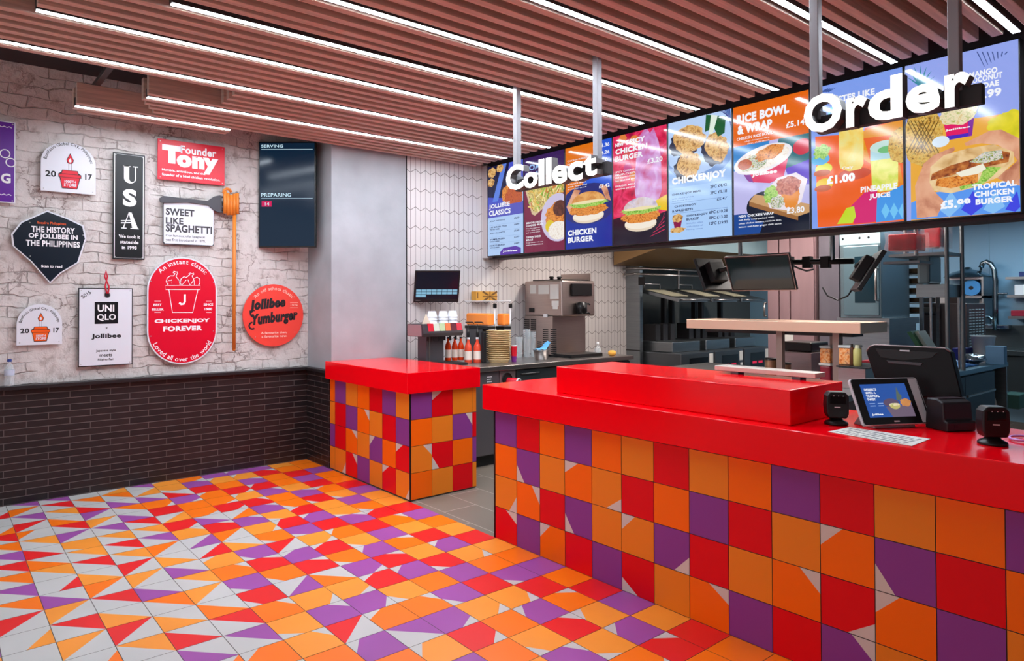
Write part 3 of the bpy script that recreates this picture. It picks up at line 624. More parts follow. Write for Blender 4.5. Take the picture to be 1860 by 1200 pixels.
mb = MB(); q0 = fr(W*.5, Hh*.5, -.05); mb.box((XB, q0.y - .06, q0.z - .1), (XB + .02, q0.y + .06, q0.z + .1), BLKM); mb.tube([q0, (XB + .1, q0.y + .02, q0.z), (XB + .02, q0.y, q0.z)], .018, BLKM, 8); mb.build('wall_bracket', t)

# water bottle on the ledge
b0 = px(2, ZC, 17, 697); b0.x = XB + .045; b0.y = px(0, XB + .045, 17, 690).y
t = thing('water_bottle', 'small clear water bottle with a blue cap on the ledge under the signs', 'bottle', (b0.x, b0.y, ZC))
GLASSY = mat('clear_plastic', (235, 245, 250), .1, alpha=.28)
mb = MB(); mb.lathe((b0.x, b0.y, ZC + .001), [(.028, 0), (.032, .006), (.032, .05), (.029, .06), (.032, .07), (.032, .12), (.02, .155), (.013, .165), (.013, .178)], GLASSY, 20); mb.build('body', t)
mb = MB(); mb.lathe((b0.x, b0.y, ZC + .08), [(.0325, 0), (.0325, .04)], mat('pale_label', (196, 206, 226), .5), 20, cap=False); mb.build('label', t)
mb = MB(); mb.lathe((b0.x, b0.y, ZC + .179), [(.0145, 0), (.0145, .016), (.012, .019)], mat('blue_cap', (26, 52, 130), .4), 16); mb.build('cap', t)
# ================================================================ menu screens over the counter
PW, X0S, DW, DH = .557, -5.475, .541, .937
SHEET = 'row of menu screens over the counter'
def screen(k, label):
    x0 = X0S + PW * k
    t = thing('menu_screen', label, 'menu screen', (x0 + PW / 2, YS, ZS), SHEET)
    mb = MB(); mb.box((x0, YS, ZS), (x0 + PW, YS + .07, ZS + .953), BLK); mb.build('housing', t, bev=.003)
    fr = Frame((x0 + .008, YS, ZS + .008), (DW, 0, 0), (0, 0, DH)); return t, fr
ASP = DW / DH
def Kc(fr, kind):
    o = {'a': (870, 220, 4.617), 'b': (1200, 150, 4.0), 'c': (1450, 60, 3.244)}[kind]
    def K(x, y):
        p = px(1, YS, o[0] + x / o[2], o[1] + y / o[2]); return ((p.x - fr.o.x) / DW, (p.z - fr.o.z) / DH)
    return K
def clip(pts): return [(min(1, max(0, a)), min(1, max(0, b))) for a, b in pts]
class D(MB):
    """one screen picture: every new shape lies a hair in front of the last"""
    def __init__(s, fr, t): super().__init__(); s.fr = fr; s.t = t; s.h = .0006; s.x = MB()
    def up(s): s.h += .00008; return s.h
    def bg(s, m): s.fpoly(s.fr, [(0,0),(1,0),(1,1),(0,1)], m, s.up())
    def p(s, pts, m): s.fpoly(s.fr, clip(pts), m, s.up())
    def e(s, c, r, m, rot=0, jit=0, seed=1, n=28, a0=0, a1=2*pi):
        rr = random.Random(seed); pts = []
        for k in range(n):
            a = a0 + (a1 - a0) * k / (n if a1 - a0 > 6.2 else n - 1); j = 1 + rr.uniform(-jit, jit); x, y = r[0] * cos(a) * j, r[1] * sin(a) * j
            pts.append((c[0] + x * cos(rot) - y * sin(rot), c[1] + (x * sin(rot) + y * cos(rot)) * ASP))
        s.p(pts, m)
    def r(s, u0, v0, u1, v1, m): s.p([(u0,v0),(u1,v0),(u1,v1),(u0,v1)], m)
    def tx(s, t, box, m, bold=.03, keep=None, shear=0): s.x.text(s.fr, t, box, m, s.up() + .0008, bold, shear, keep)
    def done(s):
        s.build('display', s.t)
        if s.x.f: s.x.lines('display_lettering', s.t)
Wt = em((246, 248, 255)); Nv = em((24, 30, 78))
F_FRY = food('chips', [(92, 120, 30), (196, 176, 88), (232, 214, 140), (150, 84, 30), (120, 160, 60)], 55)
F_CHK = food('chicken', [(118, 56, 18), (214, 120, 34), (240, 160, 70), (160, 78, 22)], 60)
F_FRD = food('fried', [(92, 52, 26), (206, 152, 84), (236, 196, 128), (150, 96, 46)], 34)
F_LET = food('lettuce', [(50, 112, 30), (130, 190, 60), (188, 220, 110), (70, 140, 40)], 60)
F_BUN = food('bun', [(190, 112, 44), (226, 160, 86), (240, 190, 120)], 12)
F_RICE = food('rice', [(236, 226, 214), (250, 244, 236), (216, 196, 176)], 60)
F_SLAW = food('slaw', [(110, 60, 140), (180, 200, 110), (236, 220, 230), (90, 150, 60), (230, 120, 40)], 70)
F_PASTA = food('pasta', [(150, 50, 30), (200, 96, 40), (170, 60, 50)], 60)
F_PINE = food('pineapple', [(90, 62, 20), (206, 156, 60), (226, 190, 96), (120, 84, 26)], 44)
F_SKIN = food('skin', [(176, 104, 76), (222, 158, 124), (238, 186, 152)], 7)
F_SUN = food('sundae', [(216, 190, 120), (240, 226, 190), (170, 180, 80)], 60)
def burger(d, cx, cy, w, h, top=None, seed=1, dark=False):
    top = top or F_BUN; kr = 1 / ASP
    d.e((cx, cy - h * .33), (w * .40, h * .22 * kr), em((232, 214, 190)), n=24)
    d.e((cx, cy - h * .30), (w * .40, h * .17 * kr), em((246, 236, 220)), n=24)
    d.e((cx, cy - h * .1), (w * .49, h * .2 * kr), F_CHK, jit=.08, seed=seed, n=40)
    d.e((cx, cy + h * .09), (w * .5, h * .13 * kr), F_LET, jit=.12, seed=seed + 3, n=44)
    d.e((cx, cy + h * .12), (w * .43, h * .34 * kr), top, a0=0, a1=pi, n=24)
    d.e((cx, cy + h * .13), (w * .43, h * .05 * kr), em((240, 226, 176)), n=24)

# 1 classics
t, fr = screen(0, 'leftmost menu screen, with a pale blue price list below plates of food'); d = D(fr, t); K = Kc(fr, 'a')
d.bg(em((70, 84, 200))); d.p([(0, 1), (.62, 1), (.5, .62), (0, .66)], em((22, 26, 64)))
d.p([(.42, 1), (.55, 1), (.3, .6), (.14, .6)], em((92, 130, 226)))
for c, r in (((.13, .93), .12), ((.36, .96), .1), ((.1, .82), .1)): d.e(c, (r, r * .8), F_FRD, jit=.1)
d.e((.74, .6), (.3, .3), em((186, 196, 232))); d.e((.76, .6), (.22, .22), F_PASTA, jit=.08); d.e((.55, .66), (.14, .16), F_CHK, jit=.1)
d.r(0, 0, 1, .425, em((176, 206, 246))); d.r(0, .425, 1, .56, em((84, 86, 190)))
d.e((.74, .6), (.24, .24), F_PASTA, jit=.06, a0=-.4, a1=pi + .4)
d.tx('JOLLIBEE', (.04, .515, .64, .575), Wt, .04); d.tx('CLASSICS', (.04, .445, .66, .505), Wt, .04)
for k, (a, b) in enumerate((('JOLLY HOTDOG', None), ('2 PC BURGER STEAK', 'WITH RICE'), ('JOLLY SPAGHETTI', None), ('YUMBURGER', 'WITH CHEESE'), ('DOUBLE YUMBURGER', 'WITH CHEESE'))):
    v = .375 - .068 * k; d.tx(a, (.06, v, .5 if k != 1 else .56, v + .017), Nv, .03)
    if b: d.tx(b, (.06, v - .024, .34, v - .008), Nv, .03)
    d.r(.05, v - .037, .93, v - .034, em((150, 180, 226))); d.tx(('£2.49', '£4.99', '£5.49', '£2.99', '£4.49')[k], (.76, v, .9, v + .02), Nv, .02)
d.p([(.36, 0), (.94, 0), (.94, .06), (.8, .085), (.46, .075), (.36, .03)], em((90, 52, 168))); d.tx('Jollibee', (.44, .022, .84, .05), Wt, .03); d.done()
# 2 loaded fries
t, fr = screen(1, 'maroon menu screen with a basket of loaded chips, mostly behind the collect sign'); d = D(fr, t)
d.bg(em((122, 22, 62))); d.r(0, .66, 1, 1, em((58, 32, 92))); d.tx('LOADED', (.04, .86, .8, .92), em((150, 190, 240)), .04); d.tx('FRIES', (.04, .79, .6, .84), em((150, 190, 240)), .04)
d.p([(.02, .68), (1, .72), (1, .6), (.28, .38), (.2, .4)], em((214, 190, 150))); d.p([(.06, .68), (1, .72), (1, .62), (.3, .41), (.23, .43)], F_FRY)
rr = random.Random(12)
for k in range(58):
    a = rr.uniform(.16, .95); b_ = rr.uniform(.46 + .17 * max(0, a - .3), .69); th_ = rr.uniform(0, pi); L_ = rr.uniform(.05, .1); dx, dy = L_ * cos(th_), L_ * sin(th_) * ASP; nx_, ny_ = -.013 * sin(th_), .013 * cos(th_) * ASP
    d.p([(a - dx + nx_, b_ - dy + ny_), (a + dx + nx_, b_ + dy + ny_), (a + dx - nx_, b_ + dy - ny_), (a - dx - nx_, b_ - dy - ny_)], em(rr.choice([(236, 208, 120), (222, 180, 84), (244, 226, 160), (150, 190, 70), (120, 160, 60), (206, 120, 60)])))
d.e((.86, .33), (.42, .42), em((206, 196, 226))); d.e((.84, .37), (.3, .2), F_CHK, rot=.3, jit=.1); d.e((.9, .42), (.16, .14), food('meat', [(60, 28, 20), (120, 62, 40)], 30)); d.e((.66, .25), (.11, .11), em((226, 196, 40))); d.e((.86, .2), (.24, .16), F_RICE)
for k, s in enumerate(('SRIRACHA CHICKEN', 'LOADED FRIES')): d.tx(s, (.06, .3 - .028 * k, .5, .32 - .028 * k), Wt, .03)
for k in range(3): d.tx(('Crispy fries topped with', 'chicken, cabbage, sriracha', 'and spring onion')[k], (.06, .245 - .022 * k, .42, .257 - .022 * k), Wt, .01)
for k, s in enumerate(('CHICKEN TENDER', 'MEALS')): d.tx(s, (.06, .15 - .028 * k, .44 - .2 * k, .17 - .028 * k), Wt, .03)
for k in range(2): d.tx(('Crispy tenders with rice,', 'mash or fries and drink')[k], (.06, .095 - .022 * k, .5, .107 - .022 * k), Wt, .01)
d.done()
# 3 chicken burger
t, fr = screen(2, 'blue menu screen with one big chicken burger, under the last letter of the collect sign'); d = D(fr, t)
d.bg(em((36, 88, 214))); d.p([(0, 1), (.78, 1), (.6, .84), (.3, .52), (0, .4)], em((226, 116, 20))); d.p([(0, .34), (1, .34), (1, 0), (0, 0)], em((18, 46, 158)))
d.e((.5, .42), (.62, .34), em((40, 46, 120))); d.p([(.02, .42), (.2, .58), (.34, .56), (.16, .42), (.1, .34)], F_SKIN); d.p([(.98, .42), (.9, .56), (.76, .58), (.88, .44)], F_SKIN)
burger(d, .5, .4, .84, .3, seed=4)
d.tx('CHICKEN', (.05, .13, .68, .185), Wt, .05); d.tx('BURGER', (.05, .06, .62, .115), Wt, .05)
for k, s in enumerate(('£3.36', '£4.26', '£7.01', '£9.26', '£7.42')): d.tx(s, (.74, .93 - .07 * k - .1 * (k == 4), .96, .965 - .07 * k - .1 * (k == 4)), Wt, .02)
for k in range(3): d.tx(('CHICKEN BURGER', 'breaded chicken, lettuce', 'and mayo')[k], (.05, .86 - .03 * k, .5, .875 - .03 * k), Wt, .01); d.tx(('BURGER MEAL', 'with fries and', 'a regular drink')[k], (.05, .63 - .025 * k, .48, .643 - .025 * k), Wt, .01)
d.done()
# 4 spicy
t, fr = screen(3, 'pink-red menu screen with a smoking spicy burger, right of the collect sign'); d = D(fr, t)
d.bg(food('pinkfire', [(150, 8, 60), (214, 24, 74), (236, 60, 110), (176, 12, 48)], 9)); rr = random.Random(3)
for k in range(9): d.e((rr.uniform(.05, .95), rr.uniform(.6, .98)), (.085, .085), em(rr.choice([(226, 130, 60), (214, 90, 90), (200, 60, 130)])), n=6)
d.e((.66, .55), (.24, .8), food('smoke', [(196, 70, 130), (206, 140, 206), (226, 200, 236)], 8), jit=.1, seed=5)
d.p([(0, 0), (1, 0), (1, .26), (.7, .22), (.3, .27), (0, .24)], em((26, 12, 34)))
for k in range(5): d.p([(.7 + .05 * k, .05 + .03 * k), (.96, .1 + .035 * k), (.96, .107 + .035 * k), (.7 + .05 * k, .054 + .03 * k)], em((210, 30, 90)))
d.p([(.8, .36), (1, .4), (1, .26), (.86, .28)], em((236, 196, 20)))
burger(d, .52, .27, .74, .3, food('white_bun', [(170, 150, 180), (224, 214, 226), (206, 176, 160)], 10), seed=9)
for s, b in (('NEW', (.05, .9, .22, .935)), ('SPICY', (.26, .9, .62, .945)), ('CHICKEN', (.05, .83, .66, .88)), ('BURGER', (.05, .765, .58, .815))): d.tx(s, b, Wt, .05)
d.tx('£3.20', (.66, .69, .93, .735), Wt, .03)
for k, s in enumerate(('SPICY CHICKEN', 'BURGER', 'chilli breaded chicken,', 'hot sauce and slaw')): d.tx(s, (.05, .66 - .027 * k, .44, .676 - .027 * k), Wt, .02)
for k, s in enumerate(('BURGER MEAL', 'with fries and drink')): d.tx(s, (.05, .53 - .027 * k, .44, .546 - .027 * k), Wt, .02)
d.done()
# 5 fried chicken
t, fr = screen(4, 'pale blue menu screen with three pieces of fried chicken above a price list'); d = D(fr, t); K = Kc(fr, 'b')
d.bg(em((158, 194, 244))); d.e((.5, .8), (.62, .56), em((120, 156, 214))); d.e((.46, .82), (.56, .5), em((186, 212, 250)))
for c, r, rot in (((.34, .83), (.26, .2), -.1), ((.78, .72), (.16, .22), .5), ((.34, .62), (.18, .2), .6)): d.e((c[0] - .06, c[1] - .03), r, em((40, 44, 70)), rot, .1); d.e(c, r, F_FRD, rot, .09, seed=2, n=36)
d.p([(.62, 1), (.92, .95), (.9, .82), (.8, .8), (.74, .88), (.6, .86)], em((24, 92, 50))); d.p([(.7, .99), (.8, .97), (.72, .83), (.66, .84)], em((226, 240, 226)))
for k in range(7): d.p([(.84 + .022 * k, 1), (.85 + .022 * k, 1), (1, .93 - .02 * k), (1, .925 - .02 * k)], em((50, 60, 140)))
d.r(0, 0, 1, .44, em((172, 208, 252)))
d.tx('CHICKENJOY', (.06, .455, .92, .53), Wt, .06)
def row(a, b, y): d.tx(a, (.06, y, .06 + .034 * len(a), y + .02), Nv, .035)
d.tx('CHICKENJOY MEAL', (.06, .375, .54, .395), Nv, .035); d.tx('with choice of side', (.06, .345, .42, .357), em((110, 140, 200)), .01); d.tx('and fizzing drink', (.06, .325, .38, .337), em((110, 140, 200)), .01)
d.tx('2PC £4.42', (.68, .395, .93, .42), Nv, .02); d.tx('3PC £5.18', (.68, .345, .93, .37), Nv, .02)
d.tx('CHICKENJOY', (.1, .272, .46, .292), Nv, .035); d.tx('& SPAGHETTI', (.06, .237, .4, .257), Nv, .035); d.tx('£5.47', (.78, .29, .93, .312), Nv, .02)
d.tx('CHICKENJOY', (.3, .183, .64, .203), Nv, .035); d.tx('BUCKET', (.3, .155, .5, .175), Nv, .035)
for k, s in enumerate(('6PC £10.28', '8PC £13.00', '12PC £19.95')): d.tx(s, (.66, .19 - .045 * k, .94, .214 - .045 * k), Nv, .02)
for k, s in enumerate(('includes sides', 'with choice of', 'fizzing sauce')): d.tx(s, (.3, .125 - .026 * k, .56, .138 - .026 * k), em((110, 140, 200)), .01)
d.p([(.1, .1), (.2, .1), (.23, .18), (.07, .18)], em((140, 20, 70))); d.e((.15, .185), (.09, .06), F_FRD, jit=.1); d.e((.15, .085), (.13, .04), F_FRD, jit=.15)
for v in (.31, .225): d.r(.05, v, .94, v + .003, em((120, 150, 206)))
d.done()
# 6 rice bowl
t, fr = screen(5, 'orange-topped menu screen with a pink rice bowl and a wrap on a board'); d = D(fr, t); K = Kc(fr, 'b')
d.bg(em((190, 186, 236))); d.r(0, .69, 1, 1, em((232, 104, 16))); d.p([(0, .69), (.5, .69), (.42, .5), (0, .5)], em((40, 132, 206))); d.p([(.62, .69), (1, .69), (1, .46), (.56, .46)], em((14, 106, 118)))
d.p([(.7, .46), (1, .5), (1, .32), (.78, .34)], em((90, 50, 200))); d.e((.92, .6), (.12, .1), em((206, 30, 60)))
d.p([(.0, .16), (1, .16), (1, 0), (0, 0)], em((10, 18, 40))); d.p([(0, .16), (.46, .16), (.36, 0), (0, 0)], em((24, 72, 150)))
d.p([(.1, .5), (.76, .58), (.68, .4), (.5, .37), (.22, .4)], em((222, 32, 92))); d.p([(.1, .5), (.2, .51), (.28, .39), (.2, .41)], em((130, 40, 150)))
d.e((.4, .56), (.4, .17), em((240, 236, 240)), rot=.18); d.e((.4, .56), (.36, .13), F_RICE, rot=.18); d.e((.28, .54), (.2, .1), F_SLAW, rot=.1, jit=.08); d.e((.5, .6), (.2, .09), F_CHK, rot=.2, jit=.12); d.e((.16, .54), (.1, .07), F_PASTA)
d.tx('Jollibee', (.26, .43, .6, .47), Wt, .05)
d.e((.44, .2), (.26, .2), em((14, 22, 44))); d.p([(.22, .25), (.3, .3), (1, .18), (1, .12), (.86, .1)], em((206, 160, 110))); d.p([(.22, .25), (.86, .1), (.86, .07), (.22, .215)], em((160, 108, 60)))
d.p([(.42, .3), (.6, .4), (.84, .42), (.98, .36), (.9, .2), (.74, .15), (.5, .18)], em((236, 226, 236))); d.p([(.6, .38), (.82, .38), (.88, .28), (.66, .24)], F_CHK); d.e((.52, .28), (.1, .12), F_LET, jit=.1); d.e((.6, .22), (.1, .08), F_SLAW, jit=.1); d.e((.78, .24), (.1, .14), em((232, 140, 40)), jit=.12); d.e((.74, .33), (.16, .12), food('wrapmeat', [(130, 60, 50), (200, 110, 90), (220, 160, 140)], 40), jit=.1)
d.tx('RICE BOWL', (.05, .865, .76, .935), Wt, .06); d.tx('& WRAP', (.06, .78, .54, .85), Wt, .06); d.tx('£5.14', (.72, .755, .95, .8), Wt, .03)
d.tx('CHICKEN RICE BOWL', (.05, .735, .55, .757), Wt, .03); d.tx('crispy chicken tenders,', (.16, .71, .5, .722), Wt, .01); d.tx('slaw, chilli sauce', (.2, .69, .5, .702), Wt, .01)
d.tx('NEW CHICKEN WRAP', (.07, .132, .55, .152), Wt, .035); d.tx('£3.80', (.72, .125, .94, .17), Wt, .03)
for k, s in enumerate(('soft fluffy wrap packed with', 'crispy chicken tenders, rainbow slaw,', 'lettuce and Asian ginger chilli sauce')): d.tx(s, (.07, .104 - .027 * k, .55 + .1 * (k > 0), .12 - .027 * k), Wt, .015)
d.done()
# 7 drinks
t, fr = screen(6, 'menu screen with two tall yellow drinks on orange, behind the order sign'); d = D(fr, t); K = Kc(fr, 'c')
def PK(*pts): return [K(*q_) for q_ in pts]
d.bg(em((128, 160, 240))); d.p(PK((100,610),(390,590),(390,560),(640,470),(640,780),(640,1130),(115,1145)), em((240, 96, 16)))
d.p(PK((240,620),(640,500),(640,590),(380,625),(380,740),(640,900),(600,780)), em((230, 150, 40)))
d.p(PK((385,620),(640,590),(640,760),(420,740)), em((236, 100, 16)))
for p_, c in (((150,800),(228,230,70)), ((155,890),(240,200,20))): d.e(K(*p_), (.1, .07), em(c)); d.e(K(p_[0] - 10, p_[1] + 25), (.1, .04), em((196, 84, 16)))
d.e(K(130,745), (.11, .07), em((90, 180, 230))); d.e(K(140,700), (.1, .09), F_LET, jit=.2)
d.e(K(330,830), (.18, .07), em((206, 70, 30))); d.e(K(520,930), (.22, .1), em((232, 130, 30)))
JU = food('juice', [(220, 226, 90), (240, 236, 130), (206, 220, 70)], 10); JO = food('juice_orange', [(236, 190, 40), (240, 214, 110), (230, 226, 150)], 8)
d.p(PK((240,560),(385,540),(385,770),(370,800),(300,815),(250,800),(240,760)), JO); d.p(PK((425,680),(590,655),(588,900),(560,925),(480,935),(435,915)), JU); d.p(PK((425,680),(590,655),(590,730),(425,755)), em((176, 216, 226))); d.e(K(507,668), (.15, .07), em((196, 226, 220))); d.e(K(520,685), (.09, .04), em((110, 190, 120)))
d.e(K(600,660), (.12, .2), F_PINE, jit=.05)
d.p(PK((310,1020),(390,940),(465,920),(470,1110),(330,1125)), em((214, 20, 110))); d.p(PK((465,970),(640,890),(640,1095),(460,1115)), em((64, 150, 232)))
for k in range(3): d.p(PK((490+50*k,1050),(515+50*k,1000),(540+50*k,1045),(515+50*k,1095)), em((110, 196, 246)))
d.p(PK((230,1125),(285,1030),(330,1020),(340,1080),(320,1120)), em((196, 220, 40))); 
d.tx('TASTES LIKE', (.2, .86, .72, .905), Wt, .05); d.tx('A MANGO', (.2, .79, .72, .84), em((90, 214, 246)), .05); d.tx('COOLER', (.6, .655, .9, .69), em((150, 190, 250)), .04)
for x in range(4): d.p(PK((135+12*x,345),(185+14*x,320),(150+10*x,350)), em((60, 90, 160)))
d.tx('Only', (.36, .385, .48, .41), Wt, .02); d.tx('£1.00', (.18, .3, .5, .36), Wt, .06); d.tx('PINEAPPLE', (.56, .215, .94, .255), Wt, .04); d.tx('JUICE', (.65, .16, .87, .2), Wt, .04); d.done()
# 8 tropical burger
t, fr = screen(7, 'menu screen at the right end with hands holding a long tropical burger'); d = D(fr, t); K = Kc(fr, 'c')
d.bg(em((150, 168, 240))); d.p(PK((660,560),(1310,460),(1310,1050),(665,1110)), em((236, 172, 60))); d.p(PK((665,1000),(800,940),(1310,860),(1310,1050),(665,1100)), em((84, 150, 240)))
for k in range(5): d.p(PK((700+130*k,1040),(770+130*k,930),(830+130*k,1020),(760+130*k,1090)), em((130, 190, 246) if k % 2 else (52, 60, 226)))
for k in range(7): d.p(PK((1050+30*k,110),(1058+30*k,110),(1100+20*k,200-12*k),(1094+20*k,196-12*k)), em((74, 92, 150)))
for k in range(7): a = -1.2 + .4 * k; x, y = 720, 310; d.p(PK((x-12,y),(x+12,y),(x+95*sin(a),y-20-100*cos(a))), em((24, 130, 150)))
d.e(K(735,610), (.19, .33), F_PINE, jit=.04)
for k in range(-4, 5):
    for sg in (1, -1):
        d.p(PK((735 - 50 + 18*k*1.2 - 3, 610 - 95*sg), (735 - 50 + 18*k*1.2 + 3, 610 - 95*sg), (735 + 50 + 18*k*1.2 + 3, 610 + 95*sg), (735 + 50 + 18*k*1.2 - 3, 610 + 95*sg)) if abs(k) < 3 else [(0, 0), (.001, 0), (.001, .001)], em((110, 80, 24)))
d.p(PK((850,500),(1040,480),(1025,605),(880,632)), em((226, 24, 100))); d.p(PK((880,632),(1025,605),(1028,585),(876,608)), em((70, 40, 190))); d.p(PK((1000,490),(1040,480),(1025,605),(1005,610)), em((130, 40, 160))); d.e(K(945,475), (.17, .12), F_SUN, jit=.08)
d.tx('Jollibee', (*K(868,583), *K(1015,545)), Wt, .05)
for p_ in ((1190,540),(1260,510),(1290,560),(1215,580)): d.e(K(*p_), (.11, .1), food('mango', [(206, 196, 20), (236, 220, 40)], 14), jit=.1)
d.e(K(840,640), (.08, .06), em((220, 236, 250)))
d.p(PK((690,900),(740,770),(800,720),(920,670),(925,690),(830,770),(780,830),(800,930),(860,990),(820,1080),(700,1090)), F_SKIN)
d.p(PK((1310,620),(1200,570),(1130,575),(1060,610),(980,650),(990,665),(1080,650),(1180,660),(1270,720),(1310,770)), F_SKIN); d.p(PK((1310,740),(1240,800),(1160,850),(1230,880),(1310,900)), F_SKIN)
d.p(PK((775,880),(780,790),(860,720),(1000,680),(1150,655),(1270,700),(1275,760),(1180,850),(1040,910),(900,945),(800,930)), food('bread', [(196, 150, 90), (232, 196, 140), (244, 216, 170)], 12))
d.p(PK((780,870),(790,830),(900,780),(1040,740),(1180,690),(1250,705),(1240,760),(1100,790),(940,830)), food('pork', [(90, 34, 26), (170, 90, 40), (214, 140, 70)], 30)); d.p(PK((1010,760),(1100,700),(1200,690),(1210,740),(1090,770)), F_SLAW)
d.p(PK((820,860),(950,840),(1060,830),(1060,880),(900,915),(810,900)), F_CHK); d.p(PK((1060,880),(1100,790),(1200,790),(1150,840),(1090,890),(960,925),(950,905)), F_LET); d.p(PK((930,825),(1090,770),(1110,800),(1060,830),(960,848)), em((244, 240, 220)))
for s, b in (('MANGO', (1010,268,1175,215)), ('COCONUT', (1000,305,1205,255)), ('SUNDAE', (995,348,1185,292))): a_ = K(b[0], b[1]); c_ = K(b[2], b[3]); d.tx(s, (a_[0], a_[1] , c_[0], a_[1] + .035), Wt, .04)
a_ = K(1010, 405); d.tx('£1.99', (a_[0], a_[1], a_[0] + .27, a_[1] + .05), Wt, .05)
a_ = K(840, 1040); d.tx('£5.99', (a_[0], a_[1], a_[0] + .27, a_[1] + .055), Wt, .06)
for k, (s, wd) in enumerate((('TROPICAL', .37), ('CHICKEN', .33), ('BURGER', .31))): d.tx(s, (.79 - wd / 2, .15 - .045 * k, .79 + wd / 2, .185 - .045 * k), Wt, .05)
d.done()

# ================================================================ hanging word signs
LETF = mat('lit_letter_face', (255, 255, 255), .4, emit=(255, 252, 244), es=1.7); LETS = mat('letter_side', (112, 108, 108), .4, .4); LETB = mat('letter_back', (50, 48, 50), .5)
YG = 3.0
POSTM = mat('post_grey', (148, 146, 150), .45, .25)
def letter(ch, box, parent, bold=.075, depth=.055):
    ym = (box[1] + box[3]) / 2; xm = (box[0] + box[2]) / 2
    x0 = px(1, YG, box[0], ym).x; x1 = px(1, YG, box[2], ym).x; z1 = px(1, YG, xm, box[1]).z; z0 = px(1, YG, xm, box[3]).z
    v, f = glyphs(ch, bold); a0 = min(p[0] for p in v); a1 = max(p[0] for p in v); b0 = min(p[1] for p in v); b1 = max(p[1] for p in v)
    P = [(x0 + (p[0] - a0) / (a1 - a0) * (x1 - x0), z0 + (p[1] - b0) / (b1 - b0) * (z1 - z0)) for p in v]
    mb = MB(); mb.add([(a, YG, b) for a, b in P], f, LETF); cnt = {}
    for g_ in f:
        for i in range(len(g_)):
            e_ = (g_[i], g_[(i + 1) % len(g_)]); kk = (min(e_), max(e_)); cnt.setdefault(kk, []).append(e_)
    edges = [q_[0] for q_ in cnt.values() if len(q_) == 1]
    mb.add([(a, YG, b) for a, b in P] + [(a, YG + depth, b) for a, b in P], [(e_[0], e_[1], e_[1] + len(P), e_[0] + len(P)) for e_ in edges], LETS)
    mb.add([(a, YG + depth, b) for a, b in P], f, LETB)
    mb.build('letter', parent, recalc=False); return x0, z0, x1, z1
def word_sign(label, letters, posts, o, rail, bold):
    first = letters[0][1]; sc = o[2]
    lb = [(ch, (o[0] + b[0] / sc, o[1] + b[1] / sc, o[0] + b[2] / sc, o[1] + b[3] / sc)) for ch, b in letters]
    bx = px(1, YG, (lb[0][1][0] + lb[-1][1][2]) / 2, lb[0][1][3])
    t = thing('hanging_word_sign', label, 'sign', (bx.x, YG, 2.25)); R_ = [letter(ch, b, t, bold) for ch, b in lb]
    x0, x1 = R_[0][0] + .03, R_[-1][2] + rail; zb = sum(r[1] for r in R_) / len(R_)
    mb = MB(); mb.box((x0, YG + .056, zb + .01), (x1, YG + .1, zb + .085), LETB); mb.build('raceway', t, bev=.003)
    for xp in posts:
        X = px(1, YG + .08, xp, 200).x; mb = MB(); mb.box((X - .019, YG + .06, zb + .085), (X + .019, YG + .1, 3.3), POSTM); mb.build('post', t, bev=.003)
        mb = MB(); mb.box((X - .03, YG + .05, zb + .07), (X + .03, YG + .11, zb + .11), GREYP); mb.build('bracket', t, bev=.003)
word_sign('white lit hanging sign reading collect, held by two steel posts', [('C', (226, 366, 372, 577)), ('o', (374, 425, 492, 560)), ('l', (500, 318, 547, 540)), ('l', (562, 306, 608, 526)), ('e', (614, 366, 738, 523)), ('c', (744, 338, 868, 502)), ('t', (872, 280, 988, 462))], (939, 1085), (870, 220, 4.617), .03, .03)
word_sign('larger white lit hanging sign reading order, held by two steel posts', [('O', (32, 355, 256, 582)), ('r', (280, 372, 405, 548)), ('d', (410, 258, 613, 512)), ('e', (632, 300, 834, 470)), ('r', (862, 232, 1012, 430))], (1483, 1736), (1450, 60, 3.244), .02, .035)
# ================================================================ the two counters
def dep(P): return (Vector(P) - Vector((0, 0, H))).dot(FW)
ZT, ZB = .968, .812
t = thing('service_counter', 'long red-topped service counter with orange, red and purple tiles below the order sign', 'counter', (-1.4, 3.17, 0))
mb = MB(); mb.box((-3.28, YC + .008, 0), (.6, 3.5, ZB), GROUT); mb.build('carcass', t)
RW = {3: 'P R O P O A R A O P R A O P', 2: 'O P:d A O:a A:c R O P R A O:a P:d R O', 1: 'A:c O:b R P:d A A:a P:c R A O:b R:c O:a P A', 0: 'R:b P O:a R P R:d A O:b P R P:b A O R:a'}
mb = MB(); rr = random.Random(11)
for r_ in range(4):
    row = RW[r_].split()
    for n in range(20):
        code = row[n] if n < len(row) else rr.choice('OARP'); x0, x1 = -3.28 + .2 * n, -3.08 + .2 * n
        if x1 > .6: continue
        tile(mb, [(x0, YC, .2*r_ + .2), (x1, YC, .2*r_ + .2), (x1, YC, .2*r_), (x0, YC, .2*r_)], code, WC, 'abcd', rr)
mb.build('tile_cladding', t, recalc=False)
mb = MB(); mb.box((-3.348, 2.795, ZB), (.66, 3.55, ZT), RED); mb.build('countertop', t, bev=.005, seg=3)
mb = MB(); mb.box((-2.78, 2.885, ZT), (-1.415, 3.39, 1.12), RED); mb.build('raised_shelf', t, bev=.005, seg=3)
mb = MB(); mb.box((-3.292, YC - .002, 0), (-3.281, YC + .02, ZB), mat('edge_trim', (40, 36, 40), .4, .6)); mb.build('edge_trim', t)
t = thing('collection_counter', 'short red-topped tiled counter standing against the plaster column', 'counter', (-4.9, 3.17, 0))
mb = MB(); mb.box((-5.545, YC + .008, 0), (-4.259, 3.485, ZB), GROUT); mb.build('carcass', t)
mb = MB()
CF = {3: 'A P R O A P O', 2: 'P R A O:b P R A', 1: 'R:a O P:a A O:b R P', 0: 'A:c R:a A P R:b A:c A'}
